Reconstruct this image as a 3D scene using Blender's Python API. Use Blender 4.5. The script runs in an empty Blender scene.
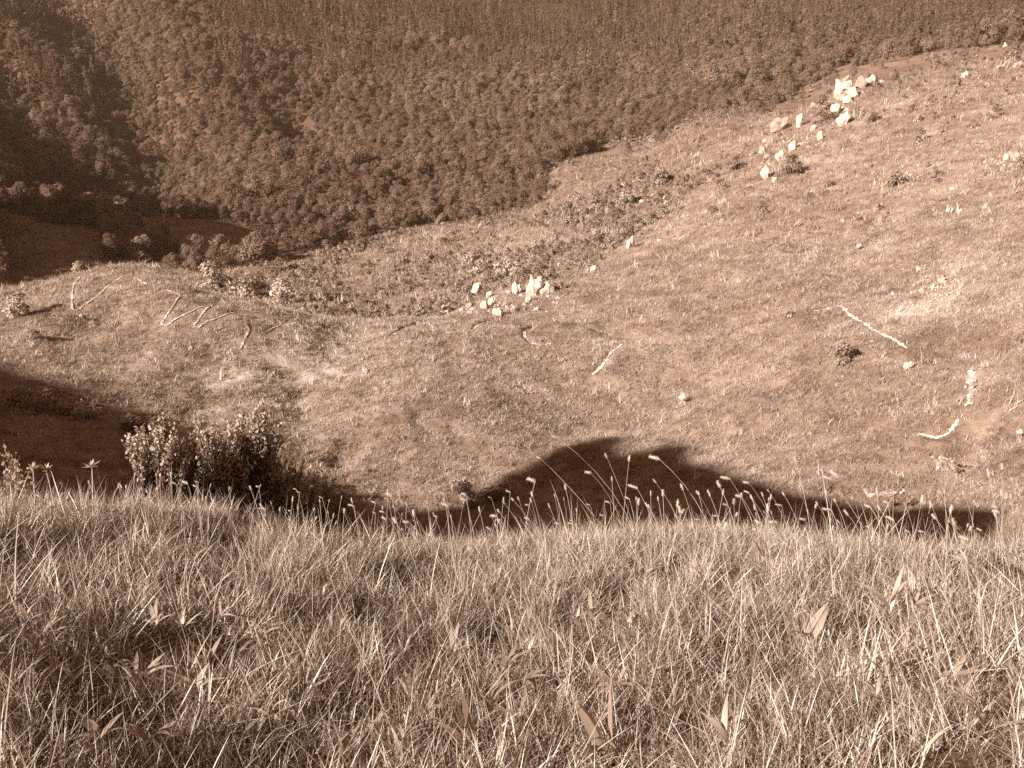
import bpy, math, random
import numpy as np
from mathutils import Vector, Matrix

R = math.radians
rng = np.random.default_rng(11)
random.seed(11)
sc = bpy.context.scene
ROOT = sc.collection

# ------------------------------------------------------------------ camera, sky, sun
F = 1098.0
PITCH = R(-18)
cam_d = bpy.data.cameras.new('camera')
cam_d.sensor_width = 36
cam_d.lens = 36 * F / 1024
cam_d.clip_start = 0.1
cam_d.clip_end = 6000
cam = bpy.data.objects.new('camera', cam_d)
ROOT.objects.link(cam)
cam.location = (0, 0, 0)
cam.rotation_euler = (math.pi / 2 + PITCH, 0, 0)
sc.camera = cam

SUN_EL = R(26)
SUN_AZ = R(47)            # light travels towards +Y turned this much towards +X
sun_travel = np.array([math.sin(SUN_AZ) * math.cos(SUN_EL), math.cos(SUN_AZ) * math.cos(SUN_EL), -math.sin(SUN_EL)])
world = bpy.data.worlds.new('World')
sc.world = world
world.use_nodes = True
wn = world.node_tree.nodes
wl = world.node_tree.links
wn.clear()
sky = wn.new('ShaderNodeTexSky')
sky.sky_type = 'NISHITA'
sky.sun_disc = False
sky.sun_elevation = SUN_EL
sky.sun_rotation = math.atan2(-sun_travel[0], -sun_travel[1])
bw = wn.new('ShaderNodeRGBToBW')
tint = wn.new('ShaderNodeMixRGB')
tint.blend_type = 'MULTIPLY'
tint.inputs[0].default_value = 1
tint.inputs[2].default_value = (0.80, 0.455, 0.31, 1)     # brown toned light: the photograph is a sepia print
bg = wn.new('ShaderNodeBackground')
bg.inputs[1].default_value = 0.05
wo = wn.new('ShaderNodeOutputWorld')
wl.new(sky.outputs[0], bw.inputs[0])
wl.new(bw.outputs[0], tint.inputs[1])
wl.new(tint.outputs[0], bg.inputs[0])
wl.new(bg.outputs[0], wo.inputs[0])
sun_d = bpy.data.lights.new('sun', 'SUN')
sun_d.energy = 5.0
sun_d.angle = R(0.5)
sun_d.color = (1.0, 0.95, 0.87)
sun = bpy.data.objects.new('sun', sun_d)
ROOT.objects.link(sun)
sun.rotation_euler = Vector(sun_travel).to_track_quat('-Z', 'Y').to_euler()
sc.view_settings.view_transform = 'Standard'
sc.view_settings.look = 'None'
sc.view_settings.exposure = 1.2
sc.view_settings.gamma = 1.0
HAZE = 0.00015
sc.cycles.volume_bounces = 0
sc.cycles.max_bounces = 4
sc.cycles.diffuse_bounces = 2
sc.cycles.transmission_bounces = 2
sc.cycles.transparent_max_bounces = 4
sc.cycles.use_adaptive_sampling = True
sc.cycles.use_denoising = False

# ------------------------------------------------------------------ noise and terrain height
def _hash(ix, iy, seed):
    h = (ix.astype(np.int64) * 374761393 + iy.astype(np.int64) * 668265263 + seed * 1442695041) & 0xFFFFFFFF
    h = ((h ^ (h >> 13)) * 1274126177) & 0xFFFFFFFF
    h = h ^ (h >> 16)
    return (h & 0xFFFFFF) / float(0xFFFFFF)

def vnoise(x, y, seed=0):
    x = np.asarray(x, float); y = np.asarray(y, float)
    ix = np.floor(x); iy = np.floor(y)
    fx = x - ix; fy = y - iy
    fx = fx * fx * fx * (fx * (fx * 6 - 15) + 10); fy = fy * fy * fy * (fy * (fy * 6 - 15) + 10)
    a = _hash(ix, iy, seed); b = _hash(ix + 1, iy, seed)
    c = _hash(ix, iy + 1, seed); d = _hash(ix + 1, iy + 1, seed)
    return (a + (b - a) * fx) * (1 - fy) + (c + (d - c) * fx) * fy

def fbm(x, y, seed=0, octv=4, gain=0.5):
    s = 0; a = 1; t = 0
    for k in range(octv):
        ca, sa = math.cos(0.7 * k + 0.3), math.sin(0.7 * k + 0.3)
        s = s + a * (vnoise((x * ca - y * sa) * 2 ** k + 17.3 * k, (x * sa + y * ca) * 2 ** k - 9.1 * k, seed + k) - 0.5)
        t += a; a *= gain
    return s / t * 2      # about -1 .. 1

CP, SP = math.cos(PITCH), math.sin(PITCH)
def ray(px, py):
    u = (px - 512) / F; v = -(py - 384) / F
    # camera axes: right=(1,0,0) forward=(0,CP,SP) up=(0,-SP,CP)
    return np.array([u, CP - v * SP, SP + v * CP])
def at(px, py, r):
    d = ray(px, py)
    return d * (r / math.hypot(d[0], d[1]))
def project(x, y, z):
    dep = y * CP + z * SP
    dep = np.where(dep < 0.05, 0.05, dep)
    return 512 + F * x / dep, 384 - F * (-y * SP + z * CP) / dep

ctrl = []     # ground points the photograph shows: column, row, estimated distance
def col(px, *pairs):
    for py, r in pairs:
        ctrl.append(tuple(at(px, py, r)))
# foreground hill
for px in (-150, 0, 170, 340, 512, 680, 850, 1024, 1180):
    cy = float(np.interp(px, [-150, 0, 200, 340, 430, 540, 700, 850, 1024], [520, 522, 530, 556, 562, 552, 545, 556, 566]))
    col(px, (790, 2.25), ((790 + cy) / 2, 3.35), (cy, 5.6), (cy + 14, 8.2), (cy + 62, 13), (cy + 105, 20))
# facing hillside
col(-300, (420, 62), (330, 84), (330, 112), (300, 140))
col(-60, (520, 52), (450, 62), (390, 76), (340, 90), (311, 104), (330, 118), (318, 138), (270, 172), (200, 240), (100, 370), (0, 500))
col(0, (350, 87), (318, 95), (301, 107), (322, 121), (318, 135))
col(60, (520, 53), (450, 63), (390, 77), (330, 90), (300, 98), (279, 110), (292, 124), (300, 138), (252, 180), (195, 246), (100, 370), (0, 505))
col(125, (500, 56), (400, 76), (320, 92), (290, 99), (266, 112), (280, 124), (290, 138), (250, 182), (205, 240), (110, 350), (0, 520))
col(90, (310, 95), (271, 111), (285, 124))
col(165, (310, 91), (277, 106), (290, 120))
col(250, (345, 85), (303, 96), (315, 110))
col(200, (500, 57), (400, 77), (330, 87), (291, 99), (304, 113), (305, 136), (255, 180), (212, 225), (120, 350), (0, 540))
col(300, (500, 59), (400, 80), (345, 87), (314, 98), (322, 111), (300, 138), (262, 175), (200, 240), (110, 400), (0, 590))
col(400, (505, 61), (430, 74), (360, 88), (318, 103), (324, 115), (298, 140), (262, 168), (235, 200), (150, 330), (60, 500), (0, 620))
col(500, (505, 62), (440, 73), (380, 85), (325, 102), (300, 112), (280, 128), (250, 160), (225, 200), (150, 320), (60, 500), (0, 640))
col(560, (500, 62), (440, 73), (380, 86), (335, 98), (300, 110), (270, 128), (240, 155), (200, 205), (160, 260), (110, 380), (0, 650))
col(640, (500, 60), (440, 71), (380, 84), (335, 96), (305, 106), (260, 124), (215, 158), (175, 200), (152, 250), (120, 330), (60, 480), (0, 660))
col(720, (500, 57), (440, 69), (380, 82), (335, 93), (300, 104), (240, 128), (190, 158), (150, 190), (122, 218), (118, 240), (100, 300), (60, 430), (0, 670))
col(800, (500, 55), (440, 66), (380, 78), (318, 92), (290, 102), (240, 124), (180, 156), (140, 180), (112, 202), (118, 225), (85, 330), (0, 680))
col(860, (490, 55), (420, 68), (360, 79), (312, 91), (290, 100), (240, 120), (160, 160), (110, 188), (80, 205), (95, 225), (80, 290), (60, 360), (0, 690))
col(940, (500, 52), (440, 61), (380, 71), (330, 84), (280, 100), (200, 128), (130, 162), (90, 188), (72, 206), (70, 240), (55, 330), (0, 700))
col(1024, (510, 48), (440, 58), (380, 67), (330, 79), (280, 95), (200, 124), (120, 160), (80, 186), (62, 208), (52, 250), (40, 330), (0, 700))
col(1250, (440, 56), (330, 78), (200, 120), (100, 160), (40, 210), (20, 300), (-60, 600))
for az in (-60, -30, 0, 30, 60):
    for r, z in ((780, 45), (1100, 105), (1700, 130), (2800, 150)):
        ctrl.append((r * math.sin(R(az)), r * math.cos(R(az)), z + (25 if az < 0 else 0)))
# behind and beside the camera
ctrl += [(0, 0, -1.55), (0, -4, -1.2), (-4, 0, -1.95), (4, 0, -1.35), (0, -15, 0.5), (15, -5, -3.5), (40, 0, -12), (80, 10, -16), (120, -40, -18),
         (0, -60, -1), (60, -80, -10), (-20, -3, -0.4), (-60, -40, 2), (-120, -60, 5), (-200, -100, 10), (0, -300, -10), (300, -200, -20), (-400, -200, 20),
         (300, 100, 0), (400, 300, 10), (-200, 60, -5), (-160, 150, -12), (-110, 140, -16), (-300, 200, 10), (-400, 400, 35), (-1500, -500, 60), (1500, -500, 60), (0, -1800, 0),
         (-70, 40, -18), (-30, 25, -11), (-15, 12, -5.5), (-120, 75, -20)]
ctrl = np.array(ctrl)

def warp(x, y):
    r = np.sqrt(x * x + y * y) + 1e-9
    k = np.log1p(r / 3.0) / r
    return x * k, y * k
cu, cv = warp(ctrl[:, 0], ctrl[:, 1])
cw = ctrl[:, 2] / (np.hypot(ctrl[:, 0], ctrl[:, 1]) + 3.0)
def tps_phi(d2):
    return np.where(d2 > 1e-12, 0.5 * d2 * np.log(d2 + 1e-12), 0)
n = len(cu)
A = np.zeros((n + 3, n + 3))
A[:n, :n] = tps_phi((cu[:, None] - cu[None]) ** 2 + (cv[:, None] - cv[None]) ** 2) + np.eye(n) * 1.5e-3
A[:n, n] = 1; A[:n, n + 1] = cu; A[:n, n + 2] = cv
A[n:, :n] = A[:n, n:].T
sol = np.linalg.solve(A, np.concatenate([cw, [0, 0, 0]]))

def z_tps(x, y):
    x = np.asarray(x, float); y = np.asarray(y, float)
    shp = x.shape
    x = x.ravel(); y = y.ravel()
    out = np.empty(len(x))
    for i in range(0, len(x), 60000):
        xs, ys = x[i:i + 60000], y[i:i + 60000]
        u, v = warp(xs, ys)
        ph = tps_phi((u[:, None] - cu[None]) ** 2 + (v[:, None] - cv[None]) ** 2)
        out[i:i + 60000] = (ph @ sol[:n] + sol[n] + sol[n + 1] * u + sol[n + 2] * v) * (np.hypot(xs, ys) + 3)
    return out.reshape(shp)

def seg_dist(x, y, P):
    """distance to a polyline and fraction along it"""
    best = np.full(x.shape, 1e9); frac = np.zeros(x.shape); m = len(P) - 1
    for k in range(m):
        ax, ay = P[k][:2]; bx, by = P[k + 1][:2]
        dx, dy = bx - ax, by - ay
        t = np.clip(((x - ax) * dx + (y - ay) * dy) / (dx * dx + dy * dy + 1e-9), 0, 1)
        d = np.hypot(x - ax - t * dx, y - ay - t * dy)
        w = d < best
        best = np.where(w, d, best); frac = np.where(w, (k + t) / m, frac)
    return best, frac

# gullies of the wooded slope
gullies = [([at(60, 0, 540), at(108, 50, 450), at(138, 95, 380), at(142, 140, 320), at(128, 190, 262)], 24, 20),
           ([at(-20, 60, 430), at(20, 100, 370), at(50, 150, 300)], 12, 15),
           ([at(205, 20, 530), at(212, -10, 600)], 6, 14),
           ([at(286, 105, 400), at(302, 125, 372), at(312, 135, 355)], 9, 12)]
ridge_pts = None
trench = []
def z_base(x, y):
    z = z_tps(x, y)
    r = np.hypot(x, y)
    if ridge_pts is not None:
        h = np.interp(x, ridge_pts[:, 0], ridge_pts[:, 1])
        dy = np.abs(y - RIDGE_Y)
        h = h - dy * 0.85
        z = np.where(z > h, z, h)
        xp = x - (y - RIDGE_Y) * sun_travel[0] / sun_travel[1]
        cap = np.interp(xp, ridge_pts[:, 0], ridge_pts[:, 1]) + (y - RIDGE_Y) / sun_travel[1] * sun_travel[2]
        ok = (y < 40) & (r > 9) & (xp > ridge_pts[0, 0]) & (xp < ridge_pts[-3, 0])
        z = np.where(ok, np.minimum(z, cap - 0.03 * np.abs(y - RIDGE_Y)), z)
    ca = x * 0.731 + y * 0.682; cc = x * 0.682 - y * 0.731
    z = np.maximum(z, -3.0 - 26 * (np.abs(ca - 34) / 17) ** 2 - 18 * np.maximum(np.abs(cc + 186) - 17, 0) ** 2 / 120)  # unseen hill added left of the frame to shade the valley meadows
    for P, dep, wid in gullies:
        near = (r > 180)
        d, f = seg_dist(x, y, P)
        z = z - np.where(near, dep * np.exp(-(d / wid) ** 2), 0)
    far = np.clip((r - 130) / 200, 0, 1)
    z = z + far * 4.2 * fbm(x / 52, y / 52, 5, 4)
    mid = np.clip((r - 40) / 25, 0, 1)
    z = z + mid * (0.36 * fbm(x / 13, y / 13, 21, 3) + 0.22 * fbm(x / 3.2, y / 3.2, 31, 3) + 0.10 * fbm(x / 1.1, y / 1.1, 35, 2))
    near = 1 - np.clip((r - 15) / 20, 0, 1)
    z = z + near * (0.028 * fbm(x / 0.6, y / 0.6, 43, 3) + 0.05 * fbm(x / 1.6, y / 1.6, 47, 2))
    return z
def z_full(x, y):
    z = z_base(x, y)
    for P, dep, wid in trench:
        e_ = 2.2 * wid
        x0, x1 = P[:, 0].min() - e_, P[:, 0].max() + e_
        y0, y1 = P[:, 1].min() - e_, P[:, 1].max() + e_
        m = (x > x0) & (x < x1) & (y > y0) & (y < y1)
        if not m.any():
            continue
        d, f = seg_dist(x[m], y[m], P)
        z[m] = z[m] - dep * np.exp(-(d / wid) ** (4 if wid < 1.5 else 2)) * np.clip(np.minimum(f, 1 - f) * 5, 0.0, 1)
    return z

TS = np.concatenate([np.geomspace(1.5, 45, 200), np.geomspace(45.2, 260, 1500), np.geomspace(261, 1500, 500)])
def hit(px, py, rmin=0, f=None):
    """the point of the ground seen at a pixel"""
    d = ray(px, py)
    h = math.hypot(d[0], d[1])
    t = TS[TS > rmin] / h
    z = (f or z_base)(t * d[0], t * d[1])
    below = (t * d[2]) < z
    if not below.any():
        return None
    k = int(np.argmax(below))
    if k == 0:
        return np.array([t[0] * d[0], t[0] * d[1], z[0]])
    a = (t[k - 1] * d[2] - z[k - 1]); b = (z[k] - t[k] * d[2])
    tt = t[k - 1] + (t[k] - t[k - 1]) * a / (a + b + 1e-9)
    return np.array([tt * d[0], tt * d[1], (f or z_base)(np.array([tt * d[0]]), np.array([tt * d[1]]))[0]])

# unseen ridge beside the camera, shaped to throw the shadow onto the facing hillside
edge = [(-60, 340), (0, 358), (50, 376), (100, 394), (170, 420), (230, 444), (290, 467), (340, 486), (385, 503), (425, 514), (455, 510), (485, 503), (520, 494),
        (560, 482), (600, 474), (640, 466), (680, 462), (715, 466), (755, 480), (800, 492), (860, 501), (930, 505), (1010, 509)]
RIDGE_Y = -4.0
rp = []
for px, py in edge:
    p = hit(px, py, 35)
    if p is None:
        continue
    t = (p[1] - RIDGE_Y) / sun_travel[1]
    q = p - sun_travel * t
    rp.append((q[0], q[2]))
for k in range(1, len(rp)):
    rp[k] = (max(rp[k][0], rp[k - 1][0] + 0.35), rp[k][1])
rp = [(rp[0][0] - 140, rp[0][1] - 22), (rp[0][0] - 30, rp[0][1] - 3)] + rp + [(rp[-1][0] + 1.2, rp[-1][1] - 10), (rp[-1][0] + 14, -40)]
ridge_pts = np.array(rp)
print('RIDGE', np.round(ridge_pts, 1).tolist())

# ------------------------------------------------------------------ helpers
def tag(o, label=None, cat=None, group=None, kind=None):
    if label: o['label'] = label
    if cat: o['category'] = cat
    if group: o['group'] = group
    if kind: o['kind'] = kind
    return o
def mesh_from(name, V, Fc, mat=None, smooth=False):
    me = bpy.data.meshes.new(name)
    V = np.asarray(V, np.float32)
    if isinstance(Fc, np.ndarray):
        k = Fc.shape[1]
        me.vertices.add(len(V)); me.vertices.foreach_set('co', V.ravel())
        me.loops.add(Fc.size); me.loops.foreach_set('vertex_index', Fc.ravel().astype(np.int32))
        me.polygons.add(len(Fc))
        me.polygons.foreach_set('loop_start', np.arange(0, Fc.size, k, dtype=np.int32))
        me.update(calc_edges=True)
    else:
        me.from_pydata(V.tolist(), [], Fc); me.update()
    if smooth:
        me.polygons.foreach_set('use_smooth', np.ones(len(me.polygons), bool))
    if mat: me.materials.append(mat)
    return me
def obj(name, me, parent=None, link=True):
    o = bpy.data.objects.new(name, me)
    if link: ROOT.objects.link(o)
    if parent is not None: o.parent = parent
    return o
def empty(name, loc, rz=0):
    o = bpy.data.objects.new(name, None); ROOT.objects.link(o)
    o.empty_display_size = 0.2
    o.location = loc; o.rotation_euler = (0, 0, rz)
    return o
def copy_tree(o, parent=None):
    c = o.copy(); ROOT.objects.link(c); c.parent = parent
    for ch in o.children:
        copy_tree(ch, c)
    return c

def sepia(v):
    """an earth colour: the darker, the redder, like every tone of the toned photograph"""
    return (v, 0.925 * v ** 1.265, 0.835 * v ** 1.42, 1)

# ------------------------------------------------------------------ materials
def new_mat(name):
    m = bpy.data.materials.new(name); m.use_nodes = True
    m.node_tree.nodes.clear()
    return m, m.node_tree.nodes, m.node_tree.links
def ramp(nodes, stops):
    r = nodes.new('ShaderNodeValToRGB')
    e = r.color_ramp.elements
    while len(e) < len(stops): e.new(0.5)
    for k, (p, v) in enumerate(stops):
        e[k].position = p; e[k].color = sepia(v)
    return r
def math_node(nodes, links, op, a, b):
    m = nodes.new('ShaderNodeMath'); m.operation = op
    for k, s in enumerate((a, b)):
        if isinstance(s, (int, float)): m.inputs[k].default_value = s
        else: links.new(s, m.inputs[k])
    return m.outputs[0]
def leaf_mat(name, stops, trans=0.3, rnd=0.35, tone_w=1.0, gloss=0.0, noise=0.25, nscale=3.0):
    m, N, L = new_mat(name)
    a = N.new('ShaderNodeAttribute'); a.attribute_type = 'INSTANCER'; a.attribute_name = 'tone'
    oi = N.new('ShaderNodeObjectInfo')
    geo = N.new('ShaderNodeNewGeometry')
    v = math_node(N, L, 'MULTIPLY', a.outputs['Fac'], tone_w)
    r1 = math_node(N, L, 'SUBTRACT', oi.outputs['Random'], 0.5)
    r1 = math_node(N, L, 'MULTIPLY', r1, rnd)
    r2 = math_node(N, L, 'SUBTRACT', geo.outputs['Random Per Island'], 0.5)
    r2 = math_node(N, L, 'MULTIPLY', r2, noise)
    v = math_node(N, L, 'ADD', v, r1); v = math_node(N, L, 'ADD', v, r2)
    cr = ramp(N, stops); L.new(v, cr.inputs[0])
    di = N.new('ShaderNodeBsdfDiffuse'); tr = N.new('ShaderNodeBsdfTranslucent')
    L.new(cr.outputs[0], di.inputs[0]); L.new(cr.outputs[0], tr.inputs[0])
    mx = N.new('ShaderNodeMixShader'); mx.inputs[0].default_value = trans
    L.new(di.outputs[0], mx.inputs[1]); L.new(tr.outputs[0], mx.inputs[2])
    last = mx
    if gloss:
        gl = N.new('ShaderNodeBsdfGlossy'); gl.inputs['Roughness'].default_value = 0.45
        gl.inputs[0].default_value = (0.9, 0.8, 0.72, 1)
        m2 = N.new('ShaderNodeMixShader'); m2.inputs[0].default_value = gloss
        L.new(mx.outputs[0], m2.inputs[1]); L.new(gl.outputs[0], m2.inputs[2]); last = m2
    out = N.new('ShaderNodeOutputMaterial'); L.new(last.outputs[0], out.inputs[0])
    return m
def plain_mat(name, v1, v2, scale=4, bump=0.3, rough=0.9, bscale=None):
    m, N, L = new_mat(name)
    tc = N.new('ShaderNodeTexCoord')
    nt = N.new('ShaderNodeTexNoise'); nt.inputs['Scale'].default_value = scale; nt.inputs['Detail'].default_value = 6
    L.new(tc.outputs['Object'], nt.inputs['Vector'])
    cr = ramp(N, [(0.3, v1), (0.7, v2)]); L.new(nt.outputs['Fac'], cr.inputs[0])
    nb = N.new('ShaderNodeTexNoise'); nb.inputs['Scale'].default_value = bscale or scale * 3; nb.inputs['Detail'].default_value = 8
    L.new(tc.outputs['Object'], nb.inputs['Vector'])
    bp = N.new('ShaderNodeBump'); bp.inputs['Strength'].default_value = bump; bp.inputs['Distance'].default_value = 0.1
    L.new(nb.outputs['Fac'], bp.inputs['Height'])
    b = N.new('ShaderNodeBsdfPrincipled'); b.inputs['Roughness'].default_value = rough
    b.inputs['Specular IOR Level'].default_value = 0.15
    L.new(cr.outputs[0], b.inputs['Base Color']); L.new(bp.outputs[0], b.inputs['Normal'])
    out = N.new('ShaderNodeOutputMaterial'); L.new(b.outputs[0], out.inputs[0])
    return m
M_fg = leaf_mat('dry_grass_blades', [(0.0, 0.12), (0.3, 0.32), (0.62, 0.62), (1.0, 0.9)], 0.25, 0.3, 1, 0.06, 0.85)
M_mid = leaf_mat('hillside_grass', [(0.0, 0.17), (0.4, 0.36), (0.7, 0.50), (1.0, 0.72)], 0.25, 0.4, 1, 0.0, 0.35)
M_straw = leaf_mat('pale_straw', [(0.0, 0.45), (1.0, 0.80)], 0.2, 0.4, 1, 0.06, 0.2)
M_tree = leaf_mat('tree_leaves', [(0.0, 0.17), (0.5, 0.26), (1.0, 0.40)], 0.3, 0.3, 1, 0.0, 0.25)
M_near = leaf_mat('shrub_leaf', [(0.0, 0.24), (0.5, 0.42), (1.0, 0.66)], 0.4, 0.0, 1, 0.02, 0.2)
M_bush = leaf_mat('bush_leaves', [(0.0, 0.15), (0.5, 0.33), (1.0, 0.62)], 0.25, 0.3, 1, 0.04, 0.45)
M_leaf = leaf_mat('broad_leaf', [(0.0, 0.34), (1.0, 0.72)], 0.3, 0.2, 1, 0.06, 0.1)
M_head = leaf_mat('seed_head_down', [(0.0, 0.45), (1.0, 0.72)], 0.3, 0.3, .7, 0.0, 0.5)
M_bark = plain_mat('bark', 0.10, 0.2, 6, 0.5)
M_rock = plain_mat('limestone', 0.42, 0.72, 2.3, 0.7, 0.85, 3.0)
M_stone = plain_mat('weathered_limestone', 0.28, 0.55, 1.6, 0.8, 0.9, 3.0)
M_path = plain_mat('bare_chalky_soil', 0.6, 0.82, 1.6, 0.3)

def ground_mat():
    m, N, L = new_mat('hillside_soil_and_turf')
    a = N.new('ShaderNodeAttribute'); a.attribute_name = 'tone'
    tc = N.new('ShaderNodeTexCoord')
    nt = N.new('ShaderNodeTexNoise'); nt.inputs['Scale'].default_value = 2.2; nt.inputs['Detail'].default_value = 8; nt.inputs['Roughness'].default_value = 0.7
    L.new(tc.outputs['Object'], nt.inputs['Vector'])
    v = math_node(N, L, 'SUBTRACT', nt.outputs['Fac'], 0.5)
    v = math_node(N, L, 'MULTIPLY', v, 0.9)
    v = math_node(N, L, 'ADD', v, a.outputs['Fac'])
    cr = ramp(N, [(0.0, 0.08), (0.4, 0.30), (0.7, 0.42), (1.0, 0.64)]); L.new(v, cr.inputs[0])
    bp = N.new('ShaderNodeBump'); bp.inputs['Strength'].default_value = 0.8; bp.inputs['Distance'].default_value = 0.25
    L.new(nt.outputs['Fac'], bp.inputs['Height'])
    b = N.new('ShaderNodeBsdfDiffuse')
    L.new(cr.outputs[0], b.inputs['Color']); L.new(bp.outputs[0], b.inputs['Normal'])
    out = N.new('ShaderNodeOutputMaterial'); L.new(b.outputs[0], out.inputs[0])
    return m
M_ground = ground_mat()

# ------------------------------------------------------------------ sheep tracks (pixel traces dropped on the ground)
tracks_px = {
 'a': ([(80, 277), (74, 284), (72, 293), (72, 309), (77, 310), (88, 303), (97, 297), (106, 288), (114, 282), (124, 276), (131, 274)], .30, .16),
 'b': ([(134, 277), (140, 281), (147, 285)], .28, .1),
 'c': ([(165, 290), (180, 295), (174, 304), (166, 317), (161, 325), (167, 326), (176, 319), (187, 314), (198, 308), (209, 306), (203, 313), (197, 322), (193, 327), (199, 328), (206, 322), (216, 319), (228, 314), (240, 312)], .30, .18),
 'd': ([(250, 312), (261, 312)], .25, .06),
 'e': ([(244, 318), (246, 326), (249, 330), (244, 340), (240, 348)], .34, .22),
 'f': ([(281, 325), (272, 329), (263, 334)], .26, .1),
 'g': ([(318, 317), (310, 322), (302, 330), (297, 338)], .30, .35),
 'h': ([(428, 321), (415, 325), (403, 329), (392, 338)], .24, .35),
 'i': ([(500, 320), (488, 322), (477, 328), (471, 339)], .28, .35),
 'j': ([(546, 325), (534, 331), (525, 340), (524, 349), (530, 357), (540, 360), (551, 360)], .28, .45),
 'k': ([(622, 359), (612, 365), (605, 373), (592, 384)], .30, .4),
 'l': ([(809, 318), (818, 312), (826, 309), (829, 308)], .5, .22),
 'm': ([(837, 305), (843, 307), (850, 315), (857, 320), (866, 325), (872, 330), (882, 334), (893, 339), (900, 344), (907, 349)], .42, .18),
 'n': ([(971, 372), (974, 380), (973, 388), (969, 399), (966, 406)], .40, .3),
 'o': ([(959, 415), (949, 424), (939, 429), (919, 432)], .30, .3),
}
tracks = {}
for k, (pts, w, dep) in tracks_px.items():
    P = []
    for i in range(len(pts) - 1):
        for s in np.linspace(0, 1, 8, endpoint=False):
            P.append((pts[i][0] + s * (pts[i + 1][0] - pts[i][0]), pts[i][1] + s * (pts[i + 1][1] - pts[i][1])))
    P.append(pts[-1])
    W = [hit(a, b, 40) for a, b in P]
    W = np.array([w_ for w_ in W if w_ is not None])
    ok = [0]
    for i in range(1, len(W)):            # drop jumps over a crest
        if np.linalg.norm(W[i] - W[ok[-1]]) < 6: ok.append(i)
    W = W[ok]
    W2 = W.copy()
    for i in range(1, len(W) - 1): W2[i] = (W[i - 1] + 2 * W[i] + W[i + 1]) / 4
    w = w * .6 if k in 'abcdef' else w
    tracks[k] = (W2, w)
    trench.append((W2[:, :2], dep * .55, w * .8 + .15))
# earthen steps and swales without bare soil
trench[:] = [t_ for t_, k_ in zip(trench, tracks) if k_ not in 'abcdef']
for pts, dep, wid in [([(585, 322), (610, 329), (640, 337), (675, 340), (720, 326), (770, 306), (815, 292)], 1.5, 3.2),
                      ([(1040, 398), (985, 425), (925, 462), (880, 490), (840, 520)], 1.3, 2.6),
                      ([(1040, 340), (985, 350), (940, 345), (905, 350)], .8, 2.5),
                      ([(560, 395), (600, 372), (650, 352), (720, 338), (790, 324), (836, 312)], -.9, 2.6),
                      ([(900, 300), (840, 260), (790, 230)], .8, 4.0), ([(690, 290), (750, 250), (830, 190)], -.7, 4.5),
                      ([(590, 330), (520, 362), (450, 405), (370, 465)], -1.5, 8.0), ([(720, 365), (655, 400), (600, 440)], 1.2, 6.0), ([(232, 335), (222, 370), (190, 420)], .25, 5.0), ([(760, 330), (740, 400), (700, 440)], -1.0, 6.0), ([(60, 350), (90, 325), (112, 305)], .5, 1.8),
                      ([(535, 346), (570, 338), (610, 337), (650, 344)], -1.0, 1.9),
                      ([(592, 327), (610, 331), (626, 336), (643, 339), (660, 341)], 0.35, 0.7),
                      ([(735, 322), (755, 312), (775, 305)], 0.8, 1.6),
                      ([(330, 470), (345, 452), (362, 436)], 0.7, 1.1),
                      ([(690, 405), (740, 395), (800, 400)], 0.3, 1.2),
                      ([(880, 505), (930, 470), (975, 445), (1024, 425)], 0.5, 1.3),
                      ([(700, 372), (720, 352), (748, 338)], 0.35, 1.2),
                      ([(640, 237), (670, 232), (702, 237)], 0.6, 1.6),
                      ([(115, 330), (122, 322), (126, 315)], 0.3, 0.7)]:
    W = np.array([hit(a, b, 40) for a, b in pts])
    trench.append((W[:, :2], dep, wid))

# ------------------------------------------------------------------ tone of turf (where it is drier, stonier or greener)
def in_poly(px, py, poly):
    c = np.zeros(px.shape, bool); j = len(poly) - 1
    for i in range(len(poly)):
        xi, yi = poly[i]; xj, yj = poly[j]
        c ^= ((yi > py) != (yj > py)) & (px < (xj - xi) * (py - yi) / (yj - yi + 1e-9) + xi)
        j = i
    return c
def patch_w(pts, rad):
    W = [hit(a, b, 40) for a, b in pts]
    return np.array([w[:2] for w in W if w is not None]), rad
dry = [  # line of a dry streak, half width in metres, how pale, ragged grain
    (patch_w([(255, 385), (300, 365), (340, 345), (375, 332)], 4.5), .30),
    (patch_w([(250, 372), (285, 350), (320, 334), (345, 326)], 2.2), .25),
    (patch_w([(240, 425), (300, 400), (370, 365), (410, 345)], 4.5), .20),
    (patch_w([(250, 400), (270, 380), (300, 372)], 3.0), .2),
    (patch_w([(330, 440), (400, 400), (470, 365)], 2.0), .14),
    (patch_w([(905, 312), (925, 300), (945, 286), (972, 268)], 2.8), .42),
    (patch_w([(905, 305), (912, 315), (930, 312)], 2.2), .30),
    (patch_w([(780, 130), (830, 118), (880, 105), (925, 88)], 4.0), .20),
    (patch_w([(830, 130), (860, 122), (900, 103)], 1.6), .34),
    (patch_w([(600, 262), (650, 235), (700, 205), (760, 190)], 5.0), .13),
    (patch_w([(882, 497), (895, 492), (905, 488)], 0.7), .35),
    (patch_w([(935, 470), (945, 461), (965, 452)], 0.8), .35),
    (patch_w([(450, 312), (480, 298), (560, 292)], 4.0), .22),
    (patch_w([(0, 330), (40, 320), (60, 300)], 3.0), .08),
    (patch_w([(560, 205), (620, 200), (660, 180)], 5.0), .10),
    (patch_w([(760, 470), (850, 455), (960, 420), (1024, 400)], 2.5), -.08),
    (patch_w([(480, 360), (520, 345), (600, 335), (640, 335)], 3.0), -.10),
    (patch_w([(700, 150), (760, 170), (800, 200)], 5.0), -.04),
]
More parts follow.
